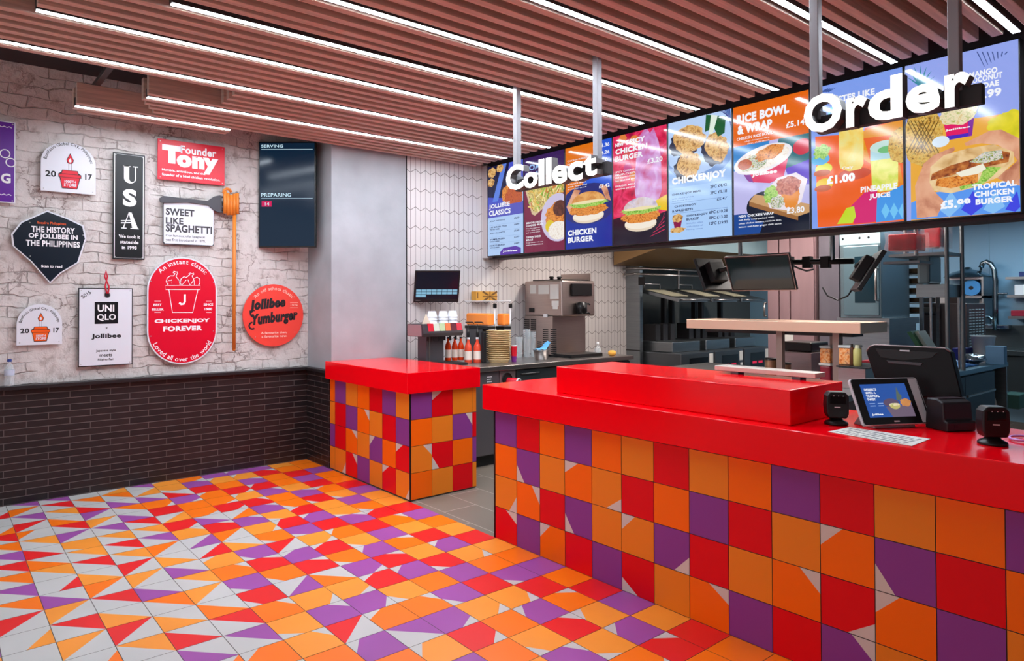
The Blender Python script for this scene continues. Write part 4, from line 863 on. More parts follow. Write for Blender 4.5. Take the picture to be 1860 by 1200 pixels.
for r_, row in CF.items():
    for n, code in enumerate(row.split()):
        x1 = -4.251 - .2 * n; x0 = max(-5.545, x1 - .2); tile(mb, [(x0, YC, .2*r_ + .21), (x1, YC, .2*r_ + .21), (x1, YC, .2*r_ + .01), (x0, YC, .2*r_ + .01)], code, WC, 'abcd', rr)
CSD = {3: 'P R:a A A', 2: 'O A P:b R', 1: 'A:b R:d O P', 0: 'O A R A'}
for r_, row in CSD.items():
    for n, code in enumerate(row.split()):
        y0 = YC + .2 * n; y1 = min(3.485, y0 + .2); tile(mb, [(-4.251, y0, .2*r_ + .21), (-4.251, y1, .2*r_ + .21), (-4.251, y1, .2*r_ + .01), (-4.251, y0, .2*r_ + .01)], code, WC, 'abcd', rr)
mb.build('tile_cladding', t, recalc=False)
mb = MB(); mb.box((-4.26, YC - .003, 0), (-4.248, YC + .006, ZB), BLK); mb.build('edge_trim', t)
mb = MB(); mb.box((-5.545, 2.795, ZB), (-4.215, 3.50, ZT), RED); mb.build('countertop', t, bev=.005, seg=3)

# ---------------------------------------------------------------- things on the service counter
def scanner(x, y, lab, rz):
    t = thing('barcode_scanner', lab, 'scanner', (x, y, ZT), 'barcode scanners on the counter'); B = Vector((x, y, ZT))
    mb = MB(); mb.lathe(B, [(.045, .0005), (.047, .004), (.044, .012), (.028, .02), (.022, .03)], BLK, 24); mb.build('foot', t)
    mb = MB(); pts = []
    prof = [(-.036, .03), (.036, .03), (.043, .05), (.045, .09), (.043, .125), (.03, .142), (-.03, .142), (-.043, .125), (-.045, .09), (-.043, .05)]
    mb.prism([B + Vector((a, -.03, b)) for a, b in prof], (0, .055, 0), BLK); mb.build('head', t, bev=.006, seg=3)
    mb = MB(); mb.prism([B + Vector((a * .8, -.0315, b)) for a, b in ((-.038, .092), (.038, .092), (.036, .124), (-.036, .124))], (0, .002, 0), mat('scan_window', (10, 4, 8), .05)); mb.build('scan_window', t)
    mb = MB(); f_ = Frame(B + Vector((-.045, -.032, 0)), (.09, 0, 0), (0, 0, .142)); 
    for k in range(3): mb.fell(f_, (.32 + .2 * k, .885), (.02, .014), WHITE, .0005, n=8)
    mb.build('indicator_lights', t); mb = MB(); mb.fpoly(f_, [(.34, .53), (.6, .53), (.6, .56), (.34, .56)], WHITE, .0005); mb.build('badge', t)
    t.rotation_euler.z = rz; return t
scanner(-1.315, 3.08, 'black upright barcode scanner beside the raised red shelf', radians(38))
scanner(-.775, 3.10, 'black upright barcode scanner right of the small printer', radians(40))
# customer display tablet
M_AL = mat('aluminium_rim', (206, 206, 210), .3, .2)
cT = px(1, 3.17, 1632, 735); dT = dep(cT); tw, th = 142 * dT / F, 88 * dT / F
t = thing('customer_display', 'white-rimmed tilted customer display showing a dessert advert', 'screen', (cT.x, 3.2, ZT))
uT = (RT * .985 + FW * .17).normalized(); nT0 = uT.cross(Vector((0, 0, 1))).normalized(); tl = radians(24); vT = (Vector((0, 0, 1)) * cos(tl) - nT0 * sin(tl)).normalized(); nT = uT.cross(vT)
fT = Frame(Vector((cT.x, cT.y, 0)) + Vector((0, 0, ZT + .018)) - uT * tw / 2 - nT * 0, uT, vT)
def rrect(W, Hh, r, i=0, n=5): 
    out = []
    for cx_, cy_, a0 in ((W-r, r, -pi/2), (W-r, Hh-r, 0), (r, Hh-r, pi/2), (r, r, pi)): out += [(cx_ + (r-i)*cos(a0 + pi/2*k/n), cy_ + (r-i)*sin(a0 + pi/2*k/n)) for k in range(n+1)]
    return out
mb = MB(); mb.prism([fT(a, b, -.014) for a, b in rrect(tw, th, .014)], fT.n * .014, M_AL); mb.build('rim', t, bev=.002)
mb = MB(); mb.fpoly(fT, rrect(tw, th, .014, .0035), BLK, .0006); mb.build('bezel', t)
sx0, sx1, sy0, sy1 = tw*.12, tw*.79, th*.16, th*.87
mb = MB(); f2 = Frame(fT(sx0, sy0, .001), fT.u * (sx1 - sx0), fT.v * (sy1 - sy0))
mb.fpoly(f2, [(0,0),(1,0),(1,1),(0,1)], em((50, 90, 170), .9), .0002); mb.fpoly(f2, [(.42,.3),(1,.36),(1,0),(.5,0)], em((116, 100, 120), .9), .0004); mb.fell(f2, (.56,.42), (.17,.13), em((100, 84, 110), .9), .0006); mb.fell(f2, (.62,.36), (.12,.13), em((200, 190, 120), .9), .0008, a0=pi, a1=2*pi); mb.fell(f2, (.62,.37), (.12,.04), F_SUN, .001); mb.fpoly(f2, [(.72,.62),(.78,.9),(.8,.7),(.84,.62),(.8,.5),(.7,.5)], em((96, 110, 100), .9), .001); mb.fell(f2, (.88,.42), (.12,.12), food('mangoslice', [(190, 120, 70), (216, 150, 90)], 30), .0008, jit=.1)
mb.build('display', t); mb = MB()
for k, s in enumerate(('DESSERTS', 'WITH A', 'TROPICAL', 'TWIST')): mb.text(f2, s, (.06, .8 - .1*k, .4, .87 - .1*k), Wt, .0015, .04, keep='l')
mb.text(f2, 'Jollibee', (.06, .05, .3, .12), Wt, .0015, .04)
for k in range(4): mb.fpoly(f2, [(.08 + .18*(k%2), .4 - .07*(k//2)), (.2 + .18*(k%2), .4 - .07*(k//2)), (.2 + .18*(k%2), .425 - .07*(k//2)), (.08 + .18*(k%2), .425 - .07*(k//2))], em((150, 180, 236), .9), .0015)
mb.lines('display_lettering', t); mb = MB(); mb.fpoly(fT, rect_at(tw*.45, th*.055, tw*.08, th*.03), M_AL, .0012); mb.build('badge', t)
mb = MB(); mb.fpoly(fT, [(tw*.86, th*.03), (tw*.955, th*.03), (tw*.985, th*.97), (tw*.86, th*.97)], mat('pale_reader_strip', (200, 204, 206), .25), .0012); mb.build('card_reader_strip', t)
bc = fT(tw/2, 0) ; mb = MB(); b1_ = fT(tw*.2, th*.05, -.016); b2_ = fT(tw*.8, th*.05, -.016)
mb.hexa([Vector((b1_.x, b1_.y, ZT + .0005)), Vector((b2_.x, b2_.y, ZT + .0005)), Vector((b2_.x, b2_.y, ZT + .0005)) - nT0 * .12, Vector((b1_.x, b1_.y, ZT + .0005)) - nT0 * .12],
        [b1_, b2_, fT(tw*.75, th*.55, -.016), fT(tw*.25, th*.55, -.016)], mat('stand_grey', (150, 152, 156), .35, .4)); mb.build('stand', t, bev=.003)
# till screen seen from behind
cM = px(1, 3.40, 1655, 690); dM = dep(cM)
def mq(x, y, Y=3.42): return px(1, Y, x, y)
t = thing('till_screen', 'large black till screen seen from behind, its top edge shiny', 'till', (cM.x, 3.42, ZT))
TP = [mq(1577,628), mq(1722,637), mq(1748,720), mq(1600,722)]
TP[2].z = max(TP[2].z, ZT + .01); TP[3].z = TP[2].z
nb = Vector((0, .05, 0)); out = [mq(1573,640), mq(1580,629), mq(1588,626), mq(1715,632), mq(1727,640), mq(1747,722), mq(1600,722)]
DKT = mat('till_shell', (14, 11, 13), .34, spec=.25)
mb = MB(); mb.prism(out[::-1], (0, .05, 0), DKT); mb.build('shell', t, bev=.006, seg=3)
mb = MB(); mb.tube([mq(*p, Y=3.425) for p in [(1574,638),(1580,629),(1589,626),(1650,629),(1715,632),(1726,639)]], .0035, mat('till_edge_highlight', (150, 136, 136), .3, .3), 8); mb.build('rim', t)  # highlight along the top edge, drawn as a pale tube
mb = MB(); mb.prism([mq(*p, Y=3.416) for p in [(1590,633),(1703,640),(1692,650),(1640,654),(1600,649)]][::-1], (0, .006, 0), BLK); mb.build('vent_recess', t, bev=.001)
mb = MB(); mb.prism([mq(*p, Y=3.414) for p in [(1610,654),(1676,659),(1672,664),(1614,659)]][::-1], (0, .008, 0), mat('till_slot', (70, 64, 68), .3)); mb.build('grip_slot', t, bev=.001)
mb = MB(); mb.prism([mq(*p, Y=3.412) for p in [(1634,635),(1652,636),(1652,638.5),(1634,637.5)]][::-1], (0, .006, 0), M_AL); mb.build('badge', t)
mb = MB(); q0 = (TP[2] + TP[3]) / 2; mb.box((q0.x - .09, 3.46, ZT + .0005), (q0.x + .1, 3.53, q0.z + .03), BLK); mb.build('base', t, bev=.004)
# printer
t = thing('receipt_printer', 'low black receipt printer between the customer display and a scanner', 'printer', (-.88, 3.22, ZT))
uP = uT; nP = nT0; o_ = px(2, ZT, 1721, 785); WP = 62 * dep(o_) / F; fp = Frame(o_ - nP * 0, uP, (0, 0, 1)); PRT = mat('printer_shell', (30, 25, 28), .38)
prof = [(0, .0005), (0, .04), (-.015, .045), (-.02, .115), (-.05, .128), (-.1, .125), (-.108, .0005)]
mb = MB(); mb.prism([o_ + Vector((0, 0, z_)) + nP * d_ for d_, z_ in prof], uP * WP, PRT); mb.build('shell', t, bev=.006, seg=3)
mb = MB(); mb.prism([o_ + uP * (.004) + Vector((0, 0, z_)) + nP * d_ for d_, z_ in [(-.045, .1275), (-.045, .1295), (-.1, .1275), (-.1, .125)]], uP * (WP - .008), mat('printer_lid', (58, 46, 52), .35)); mb.build('lid', t, bev=.001)
mb = MB(); mb.prism([o_ + uP * (WP * .25) + Vector((0, 0, z_)) + nP * d_ for d_, z_ in [(.001, .015), (.001, .032), (-.004, .032), (-.004, .015)]], uP * (WP * .1), BLK); mb.build('button', t)
# price sheet
p4 = [px(2, ZT + .001, *q_) for q_ in ((1504,784), (1543,776), (1690,797), (1656,810))]
mb = MB(); mb.prism(p4, (0, 0, .0012), PAPER)
tag(mb.build('price_sheet'), 'white printed paper sheet lying on the red counter in front of the customer display', 'paper', None); sh = bpy.data.objects['price_sheet']
e1, e2 = p4[3] - p4[0], p4[1] - p4[0]; f2 = Frame(p4[0] + Vector((0, 0, .0012)), p4[3] - p4[0], p4[1] - p4[0]); mb = MB(); LG = mat('print_grey', (150, 150, 150), .7)
if f2.n.z < 0: f2.n = -f2.n
for a in range(14):
    for b_ in range(3): mb.fpoly(f2, rect_at(.06 + .062 * a, .07 + .31 * b_, .035, .25 if a % 4 else .15), LG, .0004)
mb.build('printed_lines', sh)
# purple cable
mb = MB(); c0 = px(2, ZT + .008, 1862, 796)
mb.tube([c0 + Vector((.045 * cos(a), .06 * sin(a), 0)) for a in [2*pi*k/20 for k in range(19)]] , .0045, mat('purple_cable', (206, 140, 214), .4), 8)
tag(mb.build('charging_cable'), 'pale purple cable loop on the counter at the right edge of the photo', 'cable')
t = thing('card_terminal', 'black card terminal cut by the right edge of the photo', 'card terminal', (-.66, 3.2, ZT))
k0 = px(2, ZT + .001, 1862, 782); mb = MB(); mb.hexa([k0 + Vector((0,0,0)), k0 + Vector((.09,-.02,0)), k0 + Vector((.12,.14,0)), k0 + Vector((.03,.16,0))], [k0 + Vector((.004,.002,.03)), k0 + Vector((.086,-.016,.03)), k0 + Vector((.116,.136,.07)), k0 + Vector((.034,.156,.07))], BLK); mb.build('body', t, bev=.004)
# pale shelf strip behind the raised red shelf
a = px(1, 3.28, 1298, 672); b_ = px(1, 3.28, 1481, 692)
t = thing('serving_ledge', 'pale steel ledge strip along the back of the raised red shelf', 'ledge', ((a.x + b_.x) / 2, 3.33, 1.12))
CRM = mat('pale_steel', (206, 196, 184), .4, .3)
mb = MB(); mb.box((a.x, 3.28, 1.135), (b_.x, 3.385, 1.158), CRM); mb.build('ledge_plate', t, bev=.002)
for xx in (a.x + .1, b_.x - .1):
    mb = MB(); mb.box((xx - .02, 3.3, 1.1202), (xx + .02, 3.36, 1.135), DSTEEL); mb.build('support', t)
# ================================================================ drinks station along the chevron wall
ZW, XW = .91, -4.68
def fy(X, x, y): return px(0, X, x, y)
GY = mat('cabinet_grey', (104, 100, 104), .4, .5); GD = mat('drawer_grey', (74, 82, 86), .35, .7)
mb = MB(); mb.box((XF + .002, 3.56, ZW - .045), (XW, 6.06, ZW), STEEL); tag(mb.build('worktop', bev=.004), 'long stainless steel worktop under the drinks machines along the chevron-tiled wall', 'worktop')
mb = MB(); mb.box((XF + .012, 3.56, ZW), (XF + .002, 6.06, ZW + .06), STEEL)
ya, yb, yc_ = fy(XW - .03, 907, 690).y, fy(XW - .03, 937, 690).y, 5.3
def cabinet(y0, y1, lab, m):
    t = thing('base_cabinet', lab, 'cabinet', ((XF + XW) / 2, (y0 + y1) / 2, 0), 'base cabinets under the drinks worktop')
    mb = MB(); mb.box((XF + .02, y0 + .002, .1), (XW - .05, y1 - .002, ZW - .046), m); mb.build('body', t); mb = MB(); mb.box((XF + .05, y0 + .01, 0), (XW - .09, y1 - .01, .1), BLKM); mb.build('plinth', t); return t
t = cabinet(3.58, ya, 'grey steel cabinet with small printed notes, left of the cup dispenser', GY)
mb = MB(); mb.box((XW - .05, 3.59, .11), (XW - .03, ya - .004, ZW - .05), GY); mb.build('door', t, bev=.003); f_ = Frame((XW - .03, ya - .22, .62), (0, .2, 0), (0, 0, .2)); mb = MB()
for k in range(5): mb.fpoly(f_, rect_at(.35, .95 - .11 * k, .3 - .05 * (k % 2), .035), WHITE, .0006)
mb.build('printed_notes', t)
t = cabinet(ya, yb, 'narrow grey cabinet with a round cup dispenser in its front', GY)
mb = MB(); yc0 = fy(XW - .03, 921, 688); mb.box((XW - .05, ya + .004, .11), (XW - .03, yb - .004, ZW - .05), mat('cup_panel', (150, 138, 140), .35, .7)); mb.build('front_panel', t, bev=.002)
rC = 10.5 * dep(yc0) / F; mb = MB(); mb.lathe(yc0, [(rC * 1.12, 0), (rC * 1.12, .008), (rC, .012), (rC * .98, .004)], BLK, 28, (1, 0, 0), cap=False); mb.lathe(yc0 + Vector((.002, 0, 0)), [(rC, 0), (rC * .98, .001)], BLKM, 28, (1, 0, 0)); mb.build('dispenser_ring', t)
t2 = thing('paper_cup', 'red paper cup with a white rim poking out of the round cup dispenser', 'cup', yc0 + Vector((.005, 0, -.02))); CUPR = mat('cup_red', (206, 16, 40), .45)
ax = Vector((.86, .35, -.12)).normalized(); mb = MB(); mb.lathe(yc0 + Vector((-.0, 0, -.018)), [(rC * .62, .006), (rC * .85, .11)], CUPR, 24, ax); mb.build('body', t2); mb = MB(); mb.lathe(yc0 + Vector((0, 0, -.018)) + ax * .11, [(rC * .88, 0), (rC * .92, .006), (rC * .88, .014), (rC * .8, .014), (rC * .7, -.03)], WHITE, 24, ax, cap=False); mb.build('rim', t2)
t = cabinet(yb, yc_, 'dark grey drawer cabinet right of the cup dispenser', GD)
for z0, z1 in ((.68, .855), (.5, .67), (.12, .49)):
    mb = MB(); mb.box((XW - .05, yb + .01, z0), (XW - .028, yc_ - .01, z1), GD); d_ = mb.build('drawer', t, bev=.003)
    mb = MB(); mb.box((XW - .028, yb + .06, z1 - .05), (XW - .016, yb + .3, z1 - .035), DSTEEL); mb.build('handle', d_, bev=.003)
t = cabinet(yc_, 6.04, 'dark grey cabinet at the far end of the drinks worktop', GD)
for y0, y1 in ((yc_ + .01, 5.66), (5.67, 6.03)):
    mb = MB(); mb.box((XW - .05, y0, .12), (XW - .028, y1, .85), GD); d_ = mb.build('door', t, bev=.003); mb = MB(); mb.cyl((XW - .016, y1 - .05, .55), (XW - .016, y1 - .05, .75), .006, DSTEEL, 8); mb.build('handle', d_)

# wall monitor
cm = px(0, -5.36, 793.5, 520); dm = dep(cm); W, Hh = 82 * dm / F, 58 * dm / F
t = thing('order_monitor', 'small black monitor with pale blue keys on the chevron-tiled wall', 'monitor', cm - Vector((0, 0, Hh / 2)))
u_ = (RT * .96 + Vector((0, 1, 0)) * .1).normalized(); n0 = u_.cross(Vector((0, 0, 1))).normalized(); v_ = (Vector((0, 0, 1)) + n0 * .16 + u_ * .06).normalized(); fr = Frame(cm - u_ * W / 2 - v_ * Hh / 2, u_, v_)
mb = MB(); mb.prism([fr(*p, -.035) for p in rect(W, Hh)], fr.n * .035, BLK); mb.build('housing', t, bev=.003)
mb = MB(); mb.fpoly(fr, [(W*.03, Hh*.1), (W*.97, Hh*.1), (W*.97, Hh*.95), (W*.03, Hh*.95)], mat('monitor_dark', (6, 10, 18), .12, emit=(7, 16, 28), es=1), .0008); mb.build('display', t)
mb = MB(); KY = em((140, 196, 226), .85)
for k in range(20):
    a, b_ = k % 8, k // 8
    if b_ == 2 and a > 1: continue
    mb.fpoly(fr, rect_at(W*(.05 + .115*a), Hh*(.335 - .085*b_), W*.105, Hh*.072), KY, .0014)
mb.build('display_keys', t); mb = MB(); mb.fpoly(fr, rect_at(W*.05, Hh*.05, W*.1, Hh*.018), GREYP, .0006); mb.build('badge', t)
mb = MB(); q0 = fr(W*.5, Hh*.5, -.035); mb.tube([q0, (XF + .02, q0.y + .02, q0.z)], .02, BLKM, 8); mb.box((XF, q0.y - .04, q0.z - .06), (XF + .02, q0.y + .08, q0.z + .06), BLKM); mb.build('wall_bracket', t)

# soda fountain
Xs = -5.02; A = fy(Xs, 764, 602); B = fy(Xs, 842, 602); z1, z0 = fy(Xs, 800, 588).z, fy(Xs, 800, 611).z; A.y = max(A.y, 3.506); xb_ = max(XF + .03, min(-5.28, px(1, A.y, 752, 600).x))
t = thing('soda_fountain', 'black soda fountain with a row of coloured flavour buttons', 'drinks machine', (-5.25, (A.y + B.y) / 2, ZW)); SM = mat('soda_black', (52, 44, 48), .35); SMS = mat('soda_side', (150, 122, 126), .4)
mb = MB(); mb.prism([(xb_, A.y, z0), (Xs - .02, A.y, z0), (Xs, A.y, z0 + .03), (Xs - .03, A.y, z1), (xb_, A.y, z1)], (0, B.y - A.y, 0), SM); mb.build('head', t, bev=.004)
mb = MB(); mb.prism([(xb_, A.y - .004, z0 + .005), (Xs - .03, A.y - .004, z0 + .005), (Xs - .04, A.y - .004, z1 - .005), (xb_, A.y - .004, z1 - .005)], (0, .004, 0), SMS); mb.build('side_panel', t)
L_ = fy(Xs, 779, 595).y; L2 = fy(Xs, 841, 595).y; cw = (L2 - L_) / 6
for k, c in enumerate(((206, 20, 46), (206, 214, 196), (186, 206, 160), (226, 120, 70), (96, 16, 40), (214, 40, 64))):
    mb = MB(); mb.prism([(Xs - .018, L_ + cw * k + .002, z0 + .045), (Xs - .006, L_ + cw * k + .002, z0 + .045), (Xs - .022, L_ + cw * k + .002, z1 + .004), (Xs - .034, L_ + cw * k + .002, z1 + .004)], (0, cw - .004, 0), mat('flavour_%d' % k, c, .35)); mb.build('flavour_button', t, bev=.001)
    mb = MB(); mb.cyl((Xs - .07, L_ + cw * (k + .5), z0), (Xs - .07, L_ + cw * (k + .5), z0 - .04), .011, BLK, 10); mb.build('nozzle', t)
a, b_ = fy(Xs - .12, 774, 630), fy(Xs - .12, 806, 630); mb = MB(); mb.box((xb_, a.y, ZW + .02), (Xs - .12, b_.y, z0), mat('soda_column', (92, 88, 92), .35, .5)); mb.build('column', t, bev=.004)
mb = MB(); mb.box((Xs - .121, a.y + .03, ZW + .02), (Xs - .117, a.y + .045, z0), STEEL); mb.build('column_strip', t)
c_ = fy(Xs + .06, 850, 655); mb = MB(); mb.box((xb_, A.y + .02, ZW), (Xs + .06, c_.y, ZW + .022), BLKM); mb.build('drip_tray', t, bev=.003)
# cup stacks on the fountain
WC_ = mat('white_cup', (236, 238, 244), .4)
def cupstack(c, rad, h, n, lab, grp, m, nm='cup_stack'):
    pass
for k, x in enumerate((785, 805, 822)):
    P = fy(-5.15, x, 588); r_ = 9.4 * dep(P) / F
    lab = ('left stack of white upturned cups on the soda fountain', 'middle stack of white upturned cups on the soda fountain', 'right stack of white upturned cups on the soda fountain')[k]
    t = thing('paper_cup', lab.replace('stack of white upturned cups', 'white upturned cup, top of its stack,'), 'cup', (P.x, P.y, z1 + .06), 'white cups on the soda fountain')
    mb = MB(); mb.lathe((P.x, P.y, z1 + .0605), [(r_, 0), (r_, .006), (r_ * .93, .008), (r_ * .74, .055)], WC_, 20); mb.build('body', t)
    for q_ in range(2):
        u2 = thing('paper_cup', ('lower white cup of the left stack on the soda fountain', 'lower white cup of the middle stack on the soda fountain', 'lower white cup of the right stack on the soda fountain')[k] + (', second from the top' if q_ else ', at the bottom'), 'cup', (P.x, P.y, z1 + .001 + .03 * q_), 'white cups on the soda fountain')
        mb = MB(); mb.lathe((P.x, P.y, z1 + .0015 + .03 * q_), [(r_, 0), (r_, .006), (r_ * .95, .008), (r_ * .9, .029)], WC_, 20); mb.build('body', u2)
P = fy(-5.12, 775, 585); P.y = max(P.y, 3.57); mb = MB(); mb.prism([P + Vector((0, -.05, z1 - P.z + .001)), P + Vector((0, .05, z1 - P.z + .001)), P + Vector((-.05, .03, z1 - P.z + .09))], (-.006, 0, .001), mat('card_kraft', (190, 170, 150), .7)); tag(mb.build('tent_card'), 'small folded tent card leaning at the left end of the soda fountain', 'card')

# juice dispensers
CLR = mat('clear_bowl', (240, 240, 240), .06, alpha=.06); JUI = mat('orange_juice', (255, 142, 12), .3)
def juicer(xa, xb, X, lab, xl):
    A, B = fy(X, xa, 580), fy(X, xb, 580); zt, zj, zb = fy(X, (xa+xb)/2, 548).z, fy(X, (xa+xb)/2, 569).z, fy(X, (xa+xb)/2, 592).z
    t = thing('juice_dispenser', lab, 'juice dispenser', (X - .1, (A.y + B.y) / 2, ZW), 'juice dispensers'); yb0, yb1 = A.y, B.y; xb0 = max(XF + .02, px(1, A.y, xl, 575).x)
    mb = MB(); mb.box((xb0, yb0, zb), (X, yb1, zt), CLR); mb.build('bowl', t, bev=.02, seg=4); mb = MB(); mb.box((xb0 + .004, yb0 + .004, zb + .004), (X - .004, yb1 - .004, zj), JUI); mb.build('juice', t, bev=.018, seg=3)
    mb = MB(); mb.box((xb0 - .003, yb0 - .003, zt + .001), (X + .003, yb1 + .003, zt + .014), mat('clear_lid', (226, 226, 226), .2, alpha=.5)); mb.build('lid', t, bev=.004)
    mb = MB(); mb.box((xb0 - .01, yb0 + .01, ZW), (X - .09, yb1 - .01, zb - .03), DSTEEL); mb.build('base', t, bev=.004); mb = MB(); mb.box((xb0 - .01, yb0, zb - .03), (X + .0, yb1, zb - .001), BLK); mb.build('collar', t, bev=.003)
    mb = MB(); yt = yb1 - .02; mb.cyl((X + .012, yt, zb + .02), (X + .012, yt, zt - .04), .008, WHITE, 10); mb.box((X, yt - .012, zt - .06), (X + .03, yt + .012, zt - .02), BLK); mb.build('tap', t)
juicer(886, 900, -5.06, 'wide clear juice dispenser half full of orange juice', 845); juicer(915, 928, -5.06, 'narrow clear juice dispenser right of the wide one, with orange juice', 901)
# gilded flag plaque behind the dispensers
A, B = fy(-5.45, 865, 540), fy(-5.45, 903, 540); z1_, z0_ = fy(-5.45, 884, 529).z, max(fy(-5.45, 884, 550).z, 1.5); fr = Frame((-5.45, A.y, z0_), (0, 1, 0), (0, 0, 1)); W, Hh = B.y - A.y, z1_ - z0_
GO = mat('gilt_card', (206, 150, 60), .45); GD_ = mat('gilt_dark', (110, 72, 28), .5); t = thing('flag_box', 'gilded box printed with a crossed flag on top of the juice dispensers', 'box', fr(W/2, 0, -.1))
mb = MB(); mb.prism([fr(*p, -.2 + .12) for p in rect(W, Hh)], fr.n * .08, GO); mb.build('body', t, bev=.002); mb = MB()
for a, b_, w_ in (((.3*W, 0), (W, Hh), .02), ((.3*W, Hh), (W, 0), .02)): mb.fline(fr, [a, b_], w_, GD_, .0006)
mb.fpoly(fr, rect_at(.3*W, .4*Hh, .7*W, .2*Hh), GO, .0012); mb.fpoly(fr, rect_at(.3*W, .45*Hh, .7*W, .1*Hh), GD_, .0018); mb.fpoly(fr, rect_at(.6*W, 0, .1*W, Hh), GO, .0012); mb.fpoly(fr, rect_at(.63*W, 0, .04*W, Hh), GD_, .0018); mb.fpoly(fr, rect_at(.05*W, .3*Hh, .04*W, .6*Hh), GD_, .0006); mb.build('printed_flag', t)

# bottles
def bottle(x, X, yt, w_, lab, liq, pump, grp):
    P = fy(X, x, 640); s = dep(P) / F; r_ = w_ * s / 2; top = fy(X, x, yt).z; h = top - ZW - .001; z = ZW + .001 if pump else ZW + .023
    h = top - z
    t = thing('syrup_bottle', lab, 'bottle', (P.x, P.y, z), grp); b3 = (P.x, P.y, z)
    bh = h * (.58 if pump else .84)
    mb = MB(); mb.lathe(b3, [(r_ * .9, 0), (r_, .008), (r_, bh * .62), (r_ * .8, bh * .75), (r_ * .36, bh * .88), (r_ * .32, bh)], liq, 20); mb.build('body', t)
    mb = MB(); mb.lathe((P.x, P.y, z + bh * .14), [(r_ * 1.02, 0), (r_ * 1.02, bh * .36)], mat('bottle_label', (240, 222, 208), .5), 20, cap=False); mb.build('label', t)
    mb = MB(); mb.lathe((P.x, P.y, z + bh), [(r_ * .4, 0), (r_ * .4, bh * .08)], WHITE if pump else BLK, 14); mb.build('cap', t)
    if pump:
        mb = MB(); q_ = z + bh * 1.08; mb.lathe((P.x, P.y, q_), [(r_ * .36, 0), (r_ * .4, h * .1), (r_ * .2, h * .17), (r_ * .12, h * .18), (r_ * .12, h * .33)], BLK, 12); mb.tube([(P.x, P.y, top), (P.x + r_ * .8, P.y + r_ * .8, top), (P.x + r_ * 1.1, P.y + r_ * 1.1, top - .012)], .006, BLK, 8); mb.tube([(P.x, P.y, top), (P.x - r_ * .5, P.y - r_ * .5, top)], .006, BLK, 8); mb.build('pump', t)
LQ = mat('orange_syrup', (232, 64, 14), .15); LP = mat('pink_syrup', (240, 84, 56), .12, alpha=.85)
for k, (x, lab) in enumerate(((814, 'leftmost orange syrup bottle on the soda fountain tray'), (826, 'middle orange syrup bottle on the soda fountain tray, with a black cap'), (837, 'rightmost orange syrup bottle on the soda fountain tray, with a pale label'))): bottle(x, -5.2 - .02*(k == 0), 607, 11, lab, LQ, False, 'orange bottles on the tray')
bottle(850.5, -5.1, 585, 14, 'syrup bottle with a black pump, left of the pair below the juice', LP, True, 'pump bottles'); bottle(867, -5.08, 585, 14.5, 'syrup bottle with a black pump, next to the stacked bowls', LP, True, 'pump bottles')
P = fy(-5.0, 880, 630); mb = MB(); mb.box((P.x - .03, P.y - .02, ZW), (P.x + .01, P.y + .02, fy(-5.0, 880, 602).z), BLKM); tag(mb.build('dark_canister', bev=.008), 'dark canister between the pump bottles and the stacked bowls', 'canister')
# stacked bowls
P = fy(-4.98, 906, 650); s = dep(P) / F; r_ = 22.5 * s; top = fy(-4.98, 906, 600).z; n = 15; st = (top - ZW - .035) / (n - 1); KR = mat('kraft_bowl', (214, 186, 136), .7)
first = None
for k in range(n):
    lab = 'kraft paper bowl in the tall stack on the drinks worktop, ' + ('topmost' if k == n - 1 else 'bottommost' if k == 0 else ('%s from the bottom' % ('second third fourth fifth sixth seventh eighth ninth tenth eleventh twelfth thirteenth fourteenth'.split()[k - 1])))
    if first is None:
        first = thing('paper_bowl', lab, 'bowl', (P.x, P.y, ZW + .001), 'stack of kraft bowls'); mb = MB()
        mb.lathe((P.x, P.y, ZW + .001), [(r_ * .76, 0), (r_ * .9, .03), (r_, .03), (r_ * 1.01, .032), (r_, .0345), (r_ * .9, .0345), (r_ * .75, .002)], KR, 28, cap=False); mb.lathe((P.x, P.y, ZW + .001), [(r_ * .775, .0005), (r_ * .7, .0015)], KR, 28); mb.build('body', first)
    else: dup(first, (P.x, P.y, ZW + .001 + st * k), lab)
# red cup
P = fy(-4.9, 933.5, 645); s = dep(P) / F; t = thing('paper_cup', 'upright red and purple paper cup beside the stacked bowls', 'cup', (P.x, P.y, ZW)); hh = fy(-4.9, 933, 627).z - ZW
mb = MB(); mb.lathe((P.x, P.y, ZW + .001), [(.024, 0), (.0265, hh * .35)], mat('cup_purple', (110, 30, 120), .45), 20); mb.lathe((P.x, P.y, ZW + .001 + hh * .35), [(.0265, 0), (.032, hh * .6)], CUPR, 20); mb.build('body', t); mb = MB(); mb.lathe((P.x, P.y, ZW + .001 + hh * .95), [(.0325, 0), (.034, .004), (.0325, .008)], WHITE, 20); mb.build('rim', t)
# stacks of clear cups
for k, (x, yt) in enumerate(((943, 612), (957, 598), (967, 602))):
    P = fy(-5.25, x, 640); r_ = 6.6 * dep(P) / F; hh = fy(-5.25, x, yt).z - ZW; mb = MB(); mb.lathe((P.x, P.y, ZW + .001), [(r_ * .8, 0), (r_, hh - .01), (r_ * 1.05, hh - .006), (r_ * 1.05, hh)], GLASSY, 18)
    for q_ in range(4): mb.lathe((P.x, P.y, ZW + hh - .012 * q_ - .01), [(r_ * 1.06, 0), (r_ * 1.06, .003)], GLASSY, 18, cap=False)
    tag(mb.build('clear_cup'), ('short clear plastic cup sleeve left of the two tall ones', 'tall clear plastic cup sleeve, middle of three', 'tall clear plastic cup sleeve next to the ice cream machine vents')[k], 'cups', 'clear cup sleeves')

